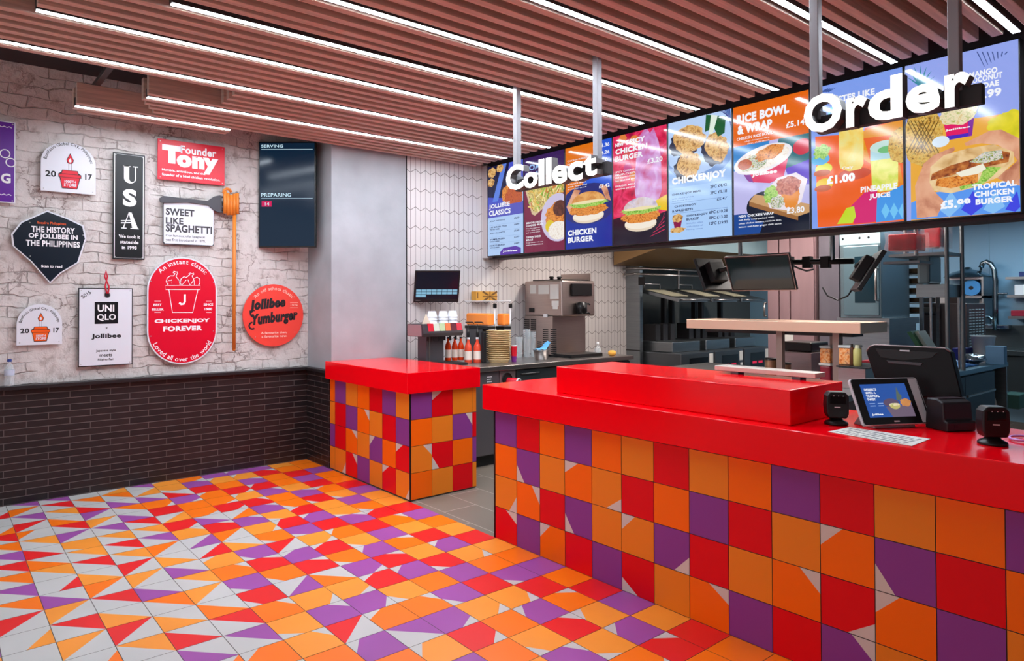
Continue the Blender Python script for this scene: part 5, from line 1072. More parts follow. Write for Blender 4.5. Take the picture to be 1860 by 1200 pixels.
# soft-serve machine
Xi = -4.95; A, B = fy(Xi, 1021, 560), fy(Xi, 1081, 560); z1i, z0i = fy(Xi, 1045, 509).z, ZW; al = px(1, A.y, 942, 570).x; al = max(XF + .03, al)
t = thing('soft_serve_machine', 'stainless steel soft serve ice cream machine with notices on its side', 'ice cream machine', ((al + Xi) / 2, (A.y + B.y) / 2, ZW)); SS = mat('warm_steel', (190, 174, 168), .34, 1, var=.05, vscale=5, stretch=(1, 1, 25))
zm = fy(Xi, 1050, 574).z
mb = MB(); mb.box((al, A.y, zm), (Xi, B.y, z1i), SS); mb.build('upper_body', t, bev=.02, seg=4)
mb = MB(); mb.box((al, A.y + .002, ZW + .02), (Xi - .14, B.y - .002, zm), SS); mb.build('lower_body', t, bev=.004)
for yy in (A.y + .05, B.y - .05):
    for xx in (al + .05, Xi - .2): mb = MB(); mb.cyl((xx, yy, ZW), (xx, yy, ZW + .02), .015, BLK, 10); mb.build('foot', t)
fs = Frame((al, A.y, ZW), (Xi - al, 0, 0), (0, 0, z1i - ZW))
def si(x, y): P = px(1, A.y, x, y); return ((P.x - al) / (Xi - al), (P.z - ZW) / (z1i - ZW))
def sbox(x0, y0, x1, y1): a = si(x0, y1); b = si(x1, y0); return [(a[0], a[1]), (b[0], a[1]), (b[0], b[1]), (a[0], b[1])]
for bx in ((963,517,974,533), (978,517,997,534), (999,516,1015,543), (1002,546,1015,556), (1004,556,1013,561)): mb = MB(); mb.fpoly(fs, sbox(*bx), PAPER, .001); mb.build('notice', t)
mb = MB(); mb.fpoly(fs, sbox(961,559,971,567), BLK, .001); mb.build('side_display', t)
mb = MB(); mb.prism([fs(*si(*p_)) for p_ in ((989,570),(995,570),(995,576),(989,576))], fs.n * .02, WHITE); mb.build('side_switch', t, bev=.002)
for x0, x1, y0, n in ((952, 962, 580, 10), (964, 974, 580, 10), (986, 996, 598, 12), (1000, 1011, 598, 14), (976, 984, 620, 7)):
    mb = MB()
    for k in range(n): mb.fpoly(fs, sbox(x0, y0 + 3.6 * k, x1, y0 + 3.6 * k + 1.5), BLKM, .001)
    mb.build('vent_slots', t)
mb = MB(); a, b_ = fy(Xi + .03, 1040, 530), fy(Xi + .03, 1075, 530); mb.box((Xi, a.y, fy(Xi, 1055, 537).z), (Xi + .035, b_.y, fy(Xi, 1055, 515).z), BLK); mb.build('control_head', t, bev=.006)
mb = MB(); a, b_ = fy(Xi + .06, 1047, 560), fy(Xi + .06, 1068, 560); zc0, zc1 = fy(Xi + .04, 1057, 570).z, fy(Xi + .04, 1057, 548).z; ym_ = (a.y + b_.y) / 2; mb.lathe((Xi + .05, ym_, zc0), [(.04, 0), (.06, .02), (.06, zc1 - zc0 - .01), (.03, zc1 - zc0)], BLK, 20); mb.box((Xi, ym_ - .04, zc0 + .02), (Xi + .05, ym_ + .04, zc1 - .02), BLK); mb.build('freezer_door', t)
for zz in (zc0 + .01, zc1 - .02): mb = MB(); mb.tube([(Xi + .05, ym_ + .05, zz), (Xi + .06, ym_ + .1, zz), (Xi + .06, ym_ + .12, zz - .01)], .009, BLK, 8); mb.build('draw_handle', t)
mb = MB(); mb.box((al + .1, A.y + .03, z1i), (Xi - .05, B.y - .05, z1i + .012), BLK); mb.build('hopper_lid', t, bev=.003)
mb = MB(); mb.box((al + .12, B.y - .06, z1i), (Xi - .02, B.y - .045, fy(Xi, 1068, 496).z), SS); mb.build('splash_back', t)
for yy in (A.y + .1, A.y + .22): mb = MB(); mb.lathe((Xi - .25, yy, z1i + .012), [(.02, 0), (.02, .02), (.03, .024), (.02, .036)], BLK, 14); mb.build('lid_knob', t)
mb = MB(); mb.box((Xi - .14, A.y + .01, ZW + .001), (Xi + .12, B.y - .02, ZW + .035), BLK); mb.build('drip_tray', t, bev=.004)
# steel pan with blue cloth
P = px(2, ZW, 983, 652); P.x = -4.93; P = Vector((-4.93, fy(-4.93, 983, 645).y, ZW)); s = dep(P) / F; w2 = 14.5 * s; h2 = 17 * s
t = thing('steel_pan', 'small deep steel pan in front of the ice cream machine', 'pan', P); mb = MB()
mb.lathe(P + Vector((0, 0, .001)), [(w2 * .8, 0), (w2 * .97, h2), (w2 * 1.1, h2), (w2 * 1.1, h2 + .003), (w2 * .93, h2 + .003), (w2 * .76, .004)], STEEL, 24, cap=False); mb.lathe(P + Vector((0, 0, .001)), [(w2 * .8, 0), (w2 * .76, .004)], STEEL, 24); mb.build('body', t)
mb = MB(); BC = mat('blue_cloth', (96, 170, 222), .8, bump=.4, bscale=30); rr = random.Random(4); nx = 12; vs = []; fs_ = []
for i in range(nx):
    for j in range(6):
        a = -1 + 2 * i / (nx - 1); b_ = -1 + 2 * j / 5; rise = max(0, a - .05) * .075
        vs.append(P + Vector((b_ * w2 * .55 * (1 - .3 * abs(a)), a * w2 * 1.0 + .02, h2 + .012 + rise - .008 * b_ * b_ + rr.uniform(-.006, .006))))
for i in range(nx - 1):
    for j in range(5): fs_.append((i*6+j, i*6+j+1, (i+1)*6+j+1, (i+1)*6+j))
mb.add(vs, fs_, BC, True); o = mb.build('cleaning_cloth'); so = o.modifiers.new('solid', 'SOLIDIFY'); so.thickness = .006; tag(o, 'crumpled blue cloth lying over the small steel pan', 'cloth')
P = Vector((-4.93, fy(-4.93, 1086, 640).y, ZW)); t = thing('spray_bottle', 'clear bottle at the right end of the ice cream machine', 'bottle', P); mb = MB(); mb.lathe(P + Vector((0, 0, .001)), [(.035, 0), (.038, .01), (.036, .07), (.014, .1), (.012, .12)], GLASSY, 18); mb.build('body', t); mb = MB(); mb.lathe(P + Vector((0, 0, .121)), [(.014, 0), (.014, .02), (.008, .024)], WHITE, 12); mb.build('cap', t)
P = Vector((-4.78, fy(-4.78, 1112, 655).y, ZW)); mb = MB(); mb.blob(P + Vector((0, 0, .03)), (.04, .05, .03), mat('amber_wrap', (236, 170, 70), .5), 12, 8, .12, 3); tag(mb.build('amber_wrap'), 'small amber wrapped bundle at the far end of the drinks worktop', 'bundle')
# ================================================================ kitchen behind the counter
def kb(Y, x0, x1, yt, yb, d):
    ym = (yt + yb) / 2; xm = (x0 + x1) / 2
    return Vector((px(1, Y, x0, ym).x, Y, px(1, Y, xm, yb).z)), Vector((px(1, Y, x1, ym).x, Y + d, px(1, Y, xm, yt).z))
def kbox(name, lab, cat, Y, x0, x1, yt, yb, d, m, bev=.004, grp=None, zmin=None):
    a, b_ = kb(Y, x0, x1, yt, yb, d)
    if zmin is not None: b_.z = zmin + (b_.z - a.z); a.z = zmin
    mb = MB(); mb.box(a, b_, m); o = mb.build(name, bev=bev); tag(o, lab, cat, grp); return o, a, b_
KST = mat('kitchen_steel', (150, 156, 160), .36, 1, var=.08, vscale=4, stretch=(1, 1, 14)); KSW = mat('kitchen_steel_warm', (170, 150, 150), .4, 1, var=.06, vscale=4, stretch=(1, 1, 14)); KDK = mat('kitchen_dark', (40, 38, 40), .5); BRS = mat('hood_inner', (150, 118, 78), .4, .4)
# unseen light panels, added to brighten the kitchen and the drinks end
KL = mat('kitchen_fill', (255, 255, 255), .5, emit=(206, 236, 255), es=KITCHEN_FILL)
KL2 = mat('drinks_fill', (255, 255, 255), .5, emit=(255, 244, 236), es=KITCHEN_FILL * 1.5)
for x, y, lab in ((-4.2, 5.7, 'added fill light panel over the drinks end of the kitchen'), (-2.6, 6.6, 'added fill light panel over the serving shelf'), (-1.9, 9.3, 'added fill light panel near the sink'), (-3.6, 8.4, 'added fill light panel in front of the extraction hood')):
    t = thing('fill_light_panel', lab, 'ceiling light', (x, y, 2.48), 'added kitchen fill panels'); mb = MB(); mb.box((x - .6, y - .16, 2.482), (x + .6, y + .16, 2.5), WHITE); mb.build('frame', t); mb = MB(); mb.box((x - .58, y - .14, 2.476), (x + .58, y + .14, 2.4815), KL2 if x < -2.5 else KL); mb.build('diffuser', t)
# steel prep table
TX0, TX1, TY0, TY1, TZ = -3.75, -1.88, 4.42, 6.0, .9
t = thing('prep_table', 'stainless steel prep table behind the service counter', 'table', ((TX0 + TX1) / 2, 5.2, 0)); mb = MB(); mb.box((TX0, TY0, TZ - .04), (TX1, TY1, TZ), STEEL); mb.build('table_top', t, bev=.003)
for x in (TX0 + .05, TX1 - .05):
    for y in (TY0 + .05, TY1 - .05): mb = MB(); mb.box((x - .02, y - .02, 0), (x + .02, y + .02, TZ - .04), KST); mb.build('leg', t)
mb = MB(); mb.box((TX0 + .03, TY0 + .03, .25), (TX1 - .03, TY1 - .03, .28), KST); mb.build('undershelf', t)
# heated serving shelf
a, b_ = kb(5.0, 1247, 1563, 583, 601, .45); WST = mat('reflection_tinted_steel', (236, 196, 168), .42, .75)  # warm ceiling reflection put into the steel's base colour
t = thing('serving_shelf', 'long pale steel serving shelf on posts above the prep table', 'shelf', ((a.x + b_.x) / 2, 5.2, TZ)); mb = MB(); mb.box(a, b_, WST); mb.build('shelf_plate', t, bev=.003)
for x in (1412, 1478, 1515):
    X = px(1, 5.05, x, 650).x; yy = 5.1 if x != 1478 else 5.38; mb = MB(); mb.box((X - .022, yy - .022, TZ), (X + .022, yy + .022, a.z), mat('post_steel', (150, 128, 118), .45, .8)); mb.build('post', t)
mb = MB(); mb.box((a.x + .1, 5.12, a.z - .03), (b_.x - .1, 5.3, a.z - .001), KDK); mb.build('heater_strip', t)
SZ = b_.z
# monitors on a bar
def kmon(lab, c, u, v, W, Hh, arm=0):
    n = u.cross(v); fr = Frame(c - u * W / 2 - v * Hh / 2, u, v); t = thing('kitchen_monitor', lab, 'monitor', c - Vector((0, 0, Hh / 2)), 'order monitors over the prep table')
    mb = MB(); mb.prism([fr(*p, -.03) for p in rect(W, Hh)], n * .03, BLK); mb.build('housing', t, bev=.003)
    mb = MB(); mb.fpoly(fr, rect(W, Hh, .018), mat('dark_screen', (14, 20, 22), .08, emit=(12, 22, 24), es=1), .001); mb.build('display', t)
    mb = MB(); mb.fline(fr, rect(W, Hh, .003), .007, mat('monitor_rim', (196, 170, 168), .35, .6), .0012, True); mb.build('rim', t)
    mb = MB(); mb.prism([fr(*p, -.09) for p in rect_at(W * .25, Hh * .2, W * .5, Hh * .6)], n * .06, BLKM); mb.build('rear_box', t, bev=.005); q_ = fr(W / 2, Hh / 2, -.09); mb = MB(); mb.tube([q_, Vector((q_.x + arm, 5.5, px(1, 5.5, 1430, 476).z))], .02, BLKM, 8); mb.build('arm', t); return t
c0 = px(1, 5.3, 1379, 496); tlt = radians(24); wM = px(1, 5.3, 1437, 495).x - px(1, 5.3, 1320, 497).x
uM = Vector((1, .0, .0)).normalized(); vM = Vector((.0, -sin(tlt), cos(tlt))); kmon('dark monitor facing the counter, tilted down under the menu screens', c0, uM, vM, wM, .31)
c1 = px(1, 5.36, 1293, 500); kmon('dark monitor turned sideways at the left of the tilted monitor', c1, Vector((-.25, -.97, 0)).normalized(), Vector((-.40, .1, .9)).normalized(), .3, .3, .12)
c2 = px(1, 5.3, 1580, 495); vd = Vector((c2.x, c2.y, 0)).normalized(); rd = Vector((vd.y, -vd.x, 0)); u2 = (vd - rd * .1).normalized(); rd = Vector((u2.y, -u2.x, 0)); v2 = (rd * .5 + Vector((0, 0, .86))).normalized(); kmon('dark monitor seen edge-on, leaning to the right under the pineapple menu screen', c2, u2, v2, .5, .31, -.03)
t = thing('monitor_bar', 'black horizontal mounting bar behind the kitchen monitors', 'bar', px(1, 5.48, 1480, 475)); mb = MB(); A, B = px(1, 5.5, 1338, 478), px(1, 5.5, 1550, 474); mb.tube([A, B], .022, BLK, 10); mb.build('bar', t)
for x in (1345, 1512): P = px(1, 5.5, x, 476); mb = MB(); mb.cyl((P.x, P.y, P.z), (P.x, P.y, 2.5), .018, KST, 12); mb.build('drop_pole', t)
for x in (1433, 1467, 1500): P = px(1, 5.5, x, 476); mb = MB(); mb.box(P - Vector((.03, .03, .045)), P + Vector((.03, .03, .045)), BLKM); mb.build('clamp', t)
P = [px(1, 5.45, *q_) for q_ in ((1432,478),(1450,487),(1465,492),(1478,489))]; mb = MB(); mb.tube(P, .007, GREYP, 8); P = [px(1, 5.47, *q_) for q_ in ((1494,522),(1503,537),(1522,545),(1540,537),(1548,525))]; mb.tube(P, .006, BLK, 8); mb.build('cable', t)
# pressure fryers with raised lids
XFr, YF = -4.8, [7.11, 7.84, 8.54, 9.2]; CTL = mat('control_panel', (14, 14, 18), .2); LEDR = mat('red_digits', (60, 0, 10), .3, emit=(210, 30, 70), es=.9)
FN = ('nearest of three pressure fryers, at the left below the hood', 'middle one of the three pressure fryers below the hood', 'farthest of three pressure fryers, beside the tall steel fridge'); LIDP = mat('lid_notice', (206, 200, 172), .6); FB = mat('fryer_steel', (108, 112, 116), .38, .9)
for k in range(3):
    y0, y1 = YF[k] + .01, YF[k + 1] - .01; zt = .865; t = thing('pressure_fryer', FN[k] + ', lid raised', 'fryer', (XFr - .4, (y0 + y1) / 2, 0), 'pressure fryers')
    mb = MB(); mb.box((XFr - .72, y0, .06), (XFr, y1, zt), FB); mb.build('cabinet', t, bev=.01)
    for xx in (XFr - .66, XFr - .06):
        for yy in (y0 + .06, y1 - .06): mb = MB(); mb.cyl((xx, yy, 0), (xx, yy, .06), .03, KDK, 12); mb.build('foot', t)
    f_ = Frame((XFr, y0, .06), (0, y1 - y0, 0), (0, 0, zt - .06))
    mb = MB(); mb.fpoly(f_, rect_at(.24, .52, .56, .4), CTL, .002); c_ = mb.build('control_panel', t)
    mb = MB()
    for q_ in range(2): mb.fpoly(f_, rect_at(.31 + .24 * q_, .74, .17, .04), LEDR, .003)
    mb.build('red_digits', c_); mb = MB()
    for q_ in range(4): mb.fpoly(f_, rect_at(.3 + .12 * q_, .62, .07, .06), GREYP, .003)
    mb.build('buttons', c_); mb = MB(); mb.fpoly(f_, rect_at(.84, .82, .12, .15), PAPER, .002); mb.fpoly(f_, rect_at(.87, .68, .09, .1), PAPER, .002); mb.build('sticker', t)
    mb = MB(); mb.box((XFr - .68, y0 + .06, zt), (XFr - .16, y1 - .06, zt + .13), KST); mb.build('pot_collar', t, bev=.01)
    if k == 0:
        mb = MB()
        for q_ in range(6): mb.box((XFr - .3, y0 - .004, .3 + .07 * q_), (XFr - .12, y0 - .0005, .325 + .07 * q_), STEEL)
        mb.build('side_louvres', t)
    mb = MB(); mb.box((XFr - .72, y0 + .05, zt), (XFr - .66, y0 + .1, 1.62), KDK); mb.build('lid_column', t); mb = MB(); mb.box((XFr - .72, y1 - .1, zt), (XFr - .66, y1 - .05, 1.62), KDK); mb.build('lid_column', t)
    l4 = [(XFr - .62, y0 + .04, 1.66), (XFr - .62, y1 - .04, 1.66), (XFr - .06, y1 - .04, 1.535), (XFr - .06, y0 + .04, 1.535)]
    mb = MB(); mb.hexa([Vector(p) - Vector((0, 0, .05)) for p in l4], l4, KST); l_ = mb.build('lid', t, bev=.006)
    mb = MB(); q4 = [Vector(l4[0]).lerp(Vector(l4[3]), .15), Vector(l4[1]).lerp(Vector(l4[2]), .15), Vector(l4[1]).lerp(Vector(l4[2]), .8), Vector(l4[0]).lerp(Vector(l4[3]), .8)]; up_ = Vector((.22, 0, 1)) * .003
    mb.prism([q4[0].lerp(q4[1], .02) + up_, q4[0].lerp(q4[1], .6) + up_, q4[3].lerp(q4[2], .6) + up_, q4[3].lerp(q4[2], .02) + up_], (0, 0, .002), LIDP); mb.build('lid_notice', l_)
    mb = MB(); mb.tube([Vector(l4[3]) + Vector((.0, .05, -.02)), Vector(l4[3]) + Vector((.05, .05, -.02)), Vector(l4[2]) + Vector((.05, -.05, -.02)), Vector(l4[2]) + Vector((0, -.05, -.02))], .012, STEEL, 8); mb.build('lid_handle', l_)
    mb = MB(); mb.tube([(XFr - .6, y0 + .1, 1.66), (XFr - .6, y0 + .1, 1.72), (XFr - .6, y0 + .42, 1.72), (XFr - .6, y0 + .42, 1.66)], .009, STEEL, 8); mb.build('lid_rail', l_)
    mb = MB()
    for q_ in range(3): mb.box((XFr - .64, y0 + .12 + .16 * q_, zt + .13), (XFr - .45, y0 + .22 + .16 * q_, zt + .34), KDK)
    mb.build('basket_rack', t)
# extraction hood
t = thing('extraction_hood', 'big stainless extraction hood over the pressure fryers', 'hood', (-5.1, 8.0, 2.1)); mb = MB(); mb.box((-4.82, 6.74, 2.13), (-4.8, 9.25, 2.498), mat('hood_steel', (176, 204, 210), .4, .35)); mb.build('front_panel', t)
mb = MB(); mb.prism([(-5.5, 6.74, 1.95), (-4.82, 6.74, 2.13), (-4.82, 6.74, 2.498), (-5.5, 6.74, 2.498)], (0, .02, 0), BRS); mb.build('end_panel', t); mb = MB(); mb.box((-5.5, 6.76, 2.4), (-4.82, 9.25, 2.43), BRS); mb.build('inner_top', t); mb = MB()
mb.hexa([(-5.5, 6.77, 1.95), (-5.5, 9.24, 1.95), (-4.83, 9.24, 2.13), (-4.83, 6.77, 2.13)], [(-5.5, 6.77, 1.97), (-5.5, 9.24, 1.97), (-4.83, 9.24, 2.15), (-4.83, 6.77, 2.15)], BRS); mb.build('grease_filter', t)
for z_ in (1.84, 1.91): mb = MB(); mb.tube([(-5.52, 6.95, z_), (-5.3, 6.95, z_), (-5.3, 9.3, z_)], .013, STEEL, 8); mb.build('gas_pipe', t)
P = px(0, -5.45, 1215, 520); mb = MB(); mb.cyl((-5.3, P.y, 1.66), (-5.3, P.y, 1.91), .012, STEEL, 8); mb.build('drop_pipe', t)
# tall slim cabinet beside the tiled wall
t = thing('tall_cabinet', 'tall slim grey cabinet with a small black control, at the end of the tiled wall', 'cabinet', (-5.4, 7.15, 0)); mb = MB(); mb.box((-5.545, 7.03, 0), (-5.33, 7.09, 1.94), KST); mb.build('body', t, bev=.004)
P = px(1, 7.03, 1168, 510); mb = MB(); mb.box((P.x - .06, 7.015, P.z - .05), (P.x + .03, 7.029, P.z + .05), BLK); mb.build('control', t); mb = MB(); mb.box((-5.545, 7.025, px(1, 7.03, 1170, 638).z), (-5.33, 7.029, px(1, 7.03, 1170, 638).z + .012), BLK); mb.build('gap_line', t)
# tall fridges
def fridge(x0, x1, Y, lab, m, split):
    a, b_ = kb(Y, x0, x1, 500, 600, .75); t = thing('tall_fridge', lab, 'fridge', ((a.x + b_.x) / 2, Y + .37, 0), 'tall steel fridges'); mb = MB(); mb.box((a.x, Y, .08), (b_.x, Y + .75, 2.3), m); mb.build('body', t, bev=.006)
    n = len(split) - 1
    for k in range(n):
        X0, X1 = a.x + (b_.x - a.x) * split[k], a.x + (b_.x - a.x) * split[k + 1]; mb = MB(); mb.box((X0 + .006, Y - .03, .12), (X1 - .006, Y - .001, 2.26), m); d_ = mb.build('door', t, bev=.004)
    mb = MB(); mb.box((a.x + .03, Y + .02, 0), (b_.x - .03, Y + .7, .08), KDK); mb.build('plinth', t); return a, b_
PK_ = mat('fridge_steel_pink', (172, 140, 144), .45, .45, var=.06, vscale=3, stretch=(4, 1, .5)); GRS = mat('fridge_steel_grey', (128, 122, 132), .45, .5, var=.06, vscale=3, stretch=(4, 1, .5))
fridge(1396, 1482, 7.3, 'tall pinkish steel fridge beside the fryers, behind the tilted monitor', PK_, (0, .26, .5, 1))
fridge(1489, 1528, 7.35, 'tall grey steel fridge between the pinkish fridge and the oven', GRS, (0, 1))
P0, P1 = px(1, 7.26, 1391, 550), px(1, 7.26, 1391, 574); mb = MB(); mb.tube([(P0.x, 7.27, P0.z), (P0.x, 7.23, P0.z), (P1.x, 7.23, P1.z), (P1.x, 7.27, P1.z)], .01, STEEL, 8); mb.build('door_handle', bpy.data.objects['tall_fridge'])
# oven
OV = mat('oven_steel', (126, 148, 156), .34, .8); a, b_ = kb(7.0, 1526, 1600, 416, 577, .7); zs = a.z
t = thing('combi_oven', 'tall stainless combi oven with a dark glass door on a steel stand', 'oven', ((a.x + b_.x) / 2, 7.35, 0)); mb = MB(); mb.box(a, b_, OV); mb.build('body', t, bev=.008)
f_ = Frame(a, (b_.x - a.x, 0, 0), (0, 0, b_.z - a.z)); mb = MB(); mb.prism([f_(*p) for p in rect_at(.12, .03, .86, .78)], f_.n * .03, mat('oven_door', (112, 140, 150), .3, .6)); d_ = mb.build('door', t, bev=.006)
mb = MB(); mb.fpoly(f_, rect_at(.4, .17, .5, .52), mat('oven_glass', (22, 44, 54), .08), .032); mb.build('glass', d_); mb = MB(); mb.tube([f_(.95, .2, .03), f_(.95, .2, .07), f_(.95, .55, .07), f_(.95, .55, .03)], .012, STEEL, 8); mb.build('handle', d_)
mb = MB(); mb.fpoly(f_, rect_at(0, .83, 1, .16), mat('oven_panel', (168, 196, 206), .35, .4), .002); mb.build('control_strip', t); mb = MB()
for q_ in (.08, .5, .72): mb.fell(f_, (q_, .9), (.03, .014), BLK, .004, n=12)
mb.build('screws', t); mb = MB(); mb.box((a.x + .01, 7.02, .0), (-2.52, 7.68, zs - .06), KST); mb.build('stand', t); mb = MB(); mb.box((a.x - .02, 6.97, zs - .06), (-2.5, 7.7, zs - .001), KST); mb.build('stand_top', t)
mb = MB(); P = px(1, 6.97, 1600, 589); mb.box((P.x - .05, 6.955, P.z - .02), (P.x + .05, 6.969, P.z + .02), BLK); mb.build('stand_control', t); mb = MB(); P = px(1, 6.955, 1602, 589); mb.lathe((P.x, 6.955, P.z), [(.014, 0), (.014, .008)], mat('red_lamp', (200, 10, 40), .3, emit=(220, 20, 60), es=.6), 14, (0, -1, 0)); mb.build('red_lamp', t)
# ladder rack with trays
a, b_ = kb(7.8, 1612, 1672, 472, 578, .5); t = thing('tray_rack', 'steel ladder rack holding dark trays, right of the combi oven', 'rack', ((a.x + b_.x) / 2, 8.05, 0)); zr0 = a.z; zr1 = b_.z
for x in (a.x, b_.x):
    for y in (7.82, 8.28): mb = MB(); mb.box((x - .015, y - .015, 0), (x + .015, y + .015, zr1), KST); mb.build('post', t)
mb = MB(); mb.box((a.x - .02, 7.8, zr1), (b_.x + .02, 8.3, zr1 + .02), KDK); mb.build('top', t); TR = mat('tray_dark', (70, 58, 44), .4, .6)
for k in range(5):
    z_ = zr0 + .06 + (zr1 - zr0 - .1) / 5 * k; mb = MB()
    for y in (7.82, 8.28): mb.box((a.x - .01, y - .01, z_ - .012), (b_.x + .01, y + .01, z_ - .004), KST)
    mb.build('runner', t); mb = MB(); mb.box((a.x + .017, 7.815, z_), (b_.x - .017, 8.27, z_ + .05), TR); tag(mb.build('oven_tray', bev=.004), 'dark tray in the steel ladder rack, ' + ('lowest', 'second from the bottom', 'middle', 'second from the top', 'top')[k], 'tray', 'trays in the ladder rack')
# high shelf with wrapped red trays
SHL = mat('shelf_steel', (140, 146, 150), .4, .9); a, b_ = kb(6.6, 1612, 1726, 405, 458, .42); zsh = px(1, 6.6, 1690, 458).z
t = thing('wire_shelf_unit', 'steel shelf on tall posts holding plastic-wrapped red trays', 'shelf', ((a.x + b_.x) / 2, 6.8, 0))
XP = px(1, 6.6, 1718, 470).x
mb = MB(); mb.box((a.x, 6.62, zsh - .025), (XP, 7.0, zsh), SHL); mb.build('shelf_board', t); mb = MB(); mb.box((a.x, 6.62, zsh + .42), (XP, 7.0, zsh + .44), SHL); mb.build('shelf_board', t)
for x, y in ((XP, 6.62), (XP, 7.0), (a.x, 7.0), (px(1, 6.6, 1662, 440).x, 6.62)):
    mb = MB(); mb.cyl((x, y, (.9 if x == XP else zsh - .02)), (x, y, 2.49), .016, SHL, 12); mb.build('post', t)
WR = mat('wrapped_red', (196, 10, 40), .25, coat=.6, var=.35, vscale=14, bump=.5, bscale=18); CLF = mat('cling_film', (250, 240, 244), .1, alpha=.14, bump=.8, bscale=22)
def wrapped(x0, x1, yt, yb, Y, lab, seed):
    a, b_ = kb(Y, x0, x1, yt, yb, .25); t = thing('wrapped_tray_stack', lab, 'wrapped trays', ((a.x + b_.x) / 2, Y + .13, zsh), 'wrapped red trays'); a.z = max(a.z, zsh + .003); rr = random.Random(seed); mb = MB(); mb.box(a + Vector((.02, .02, .006)), b_ - Vector((.02, .02, .02)), WR); mb.build('trays', t, bev=.01)
    mb = MB(); n = 16; vs = []; fs_ = []
    for j in range(5):
        for i in range(n): g = i / n * 2 * pi; ex = (b_ - a) / 2; c_ = (a + b_) / 2; sq = max(abs(cos(g)), abs(sin(g))); vs.append(Vector((c_.x + ex.x * cos(g) / sq * rr.uniform(.94, 1.04), c_.y + ex.y * sin(g) / sq * rr.uniform(.95, 1.03), a.z + (b_.z - a.z) * j / 4 * rr.uniform(.96, 1.03))))
    for j in range(4):
        for i in range(n): fs_.append((j*n+i, j*n+(i+1)%n, (j+1)*n+(i+1)%n, (j+1)*n+i))
    mb.add(vs, fs_, CLF, True); mb.add(vs[-n:], [tuple(range(n))], CLF); mb.build('film', t)
wrapped(1606, 1668, 420, 470, 6.3, 'large plastic-wrapped stack of red trays hanging over the shelf front', 3); wrapped(1672, 1712, 408, 450, 6.62, 'smaller plastic-wrapped stack of red trays at the right end of the shelf', 5)
t0 = bpy.data.objects['wrapped_tray_stack']
mb = MB(); a, b_ = kb(6.3, 1604, 1670, 470, 474, .28); mb.box((a.x, 6.3, a.z - .02), (b_.x, 6.62, a.z), SHL); mb.build('front_shelf', t)
# clear storage tub behind the shelf posts, lower small things
kbox('storage_tub', 'grey translucent storage tub under the shelf, beside the ladder rack', 'tub', 6.75, 1665, 1688, 462, 515, .3, mat('tub_grey', (120, 140, 148), .3, trans=.2), .02)
a, b_ = kb(6.7, 1664, 1722, 516, 540, .4); t = thing('narrow_ledge', 'steel ledge below the shelf posts carrying a storage tub', 'ledge', ((a.x + b_.x) / 2, 6.9, 0)); mb = MB(); mb.box(a, b_, KST); mb.build('plate', t, bev=.003); mb = MB(); mb.box((a.x + .02, 6.95, .9), (a.x + .035, 6.965, a.z), KST); mb.box((b_.x - .04, 7.07, .9), (b_.x - .025, 7.085, a.z), KST); mb.build('leg', t)
# ice machine
IM = mat('ice_machine_steel', (122, 112, 112), .36, .95, var=.08, vscale=3, stretch=(3, 1, 1)); Y_ = 8.36; a, b_ = kb(Y_, 1678, 1757, 551, 650, .6); t = thing('ice_machine', 'low stainless ice machine with a slotted side and a small dark display', 'ice machine', ((a.x + b_.x) / 2, 8.65, 0)); mb = MB(); mb.box((a.x, Y_, 0), (b_.x, Y_ + .6, b_.z), IM); mb.build('body', t, bev=.006)
mb = MB(); q_ = px(1, Y_, 1690, 565); mb.box((q_.x - .05, Y_ - .004, q_.z - .035), (q_.x + .06, Y_ - .0005, q_.z + .03), BLK); mb.build('display', t); mb = MB(); q_ = px(1, Y_, 1724, 600); mb.box((q_.x - .003, Y_ - .002, .92), (q_.x + .003, Y_ - .0005, b_.z - .1), KDK); mb.build('door_gap', t)
mb = MB(); Xg = b_.x
for k in range(16):
    for j in range(5): mb.box((Xg + .0005, Y_ + .06 + .1 * j, .96 + (b_.z - 1.0) * k / 16), (Xg + .003, Y_ + .13 + .1 * j, .96 + (b_.z - 1.0) * k / 16 + .012), mat('grille_pale', (190, 206, 212), .4))
mb.build('side_grille', t); zi = b_.z
kbox('dark_scale', 'small dark box leaning on top of the ice machine', 'box', 8.4, 1718, 1742, 533, 549, .2, mat('box_brown', (84, 72, 70), .5), .004, None, zi + .001); kbox('white_carton', 'white carton on top of the ice machine, left of the dark box', 'carton', 8.6, 1698, 1722, 533, 545, .2, WHITE, .003, None, zi + .001)
# counter under the ice machine / right prep fridge
KBL = mat('blue_steel', (120, 150, 166), .34, .9); PX1, PY0, PY1 = -1.93, 6.2, 8.25
t = thing('prep_fridge', 'long steel prep fridge counter running back towards the sink', 'fridge counter', (-2.2, 7.2, 0)); mb = MB(); mb.box((-2.48, PY0, .86), (PX1, PY1, .9), KBL); mb.build('worktop', t, bev=.003); mb = MB(); mb.box((-2.46, PY0 + .02, .1), (PX1 - .04, PY1 - .35, .859), mat('prep_fridge_body', (76, 88, 94), .4, .8)); mb.build('body', t)
for y0, y1 in ((PY0 + .03, 7.05), (7.06, PY1 - .36)): mb = MB(); mb.box((PX1 - .04, y0, .14), (PX1 - .02, y1, .84), mat('prep_door', (70, 82, 90), .4, .7)); d_ = mb.build('door', t, bev=.003); mb = MB(); mb.box((PX1 - .02, y0 + .03, .66), (PX1 - .005, y1 - .03, .675), STEEL); mb.build('handle', d_)
mb = MB(); mb.box((-2.46, PY1 - .03, 0), (PX1 - .01, PY1 - .01, .859), KST); mb.box((-2.46, PY1 - .35, .08), (PX1 - .02, PY1 - .03, .1), KST); mb.box((-2.46, PY1 - .35, .38), (PX1 - .02, PY1 - .03, .4), KST); mb.build('open_shelves', t)
rr = random.Random(8)
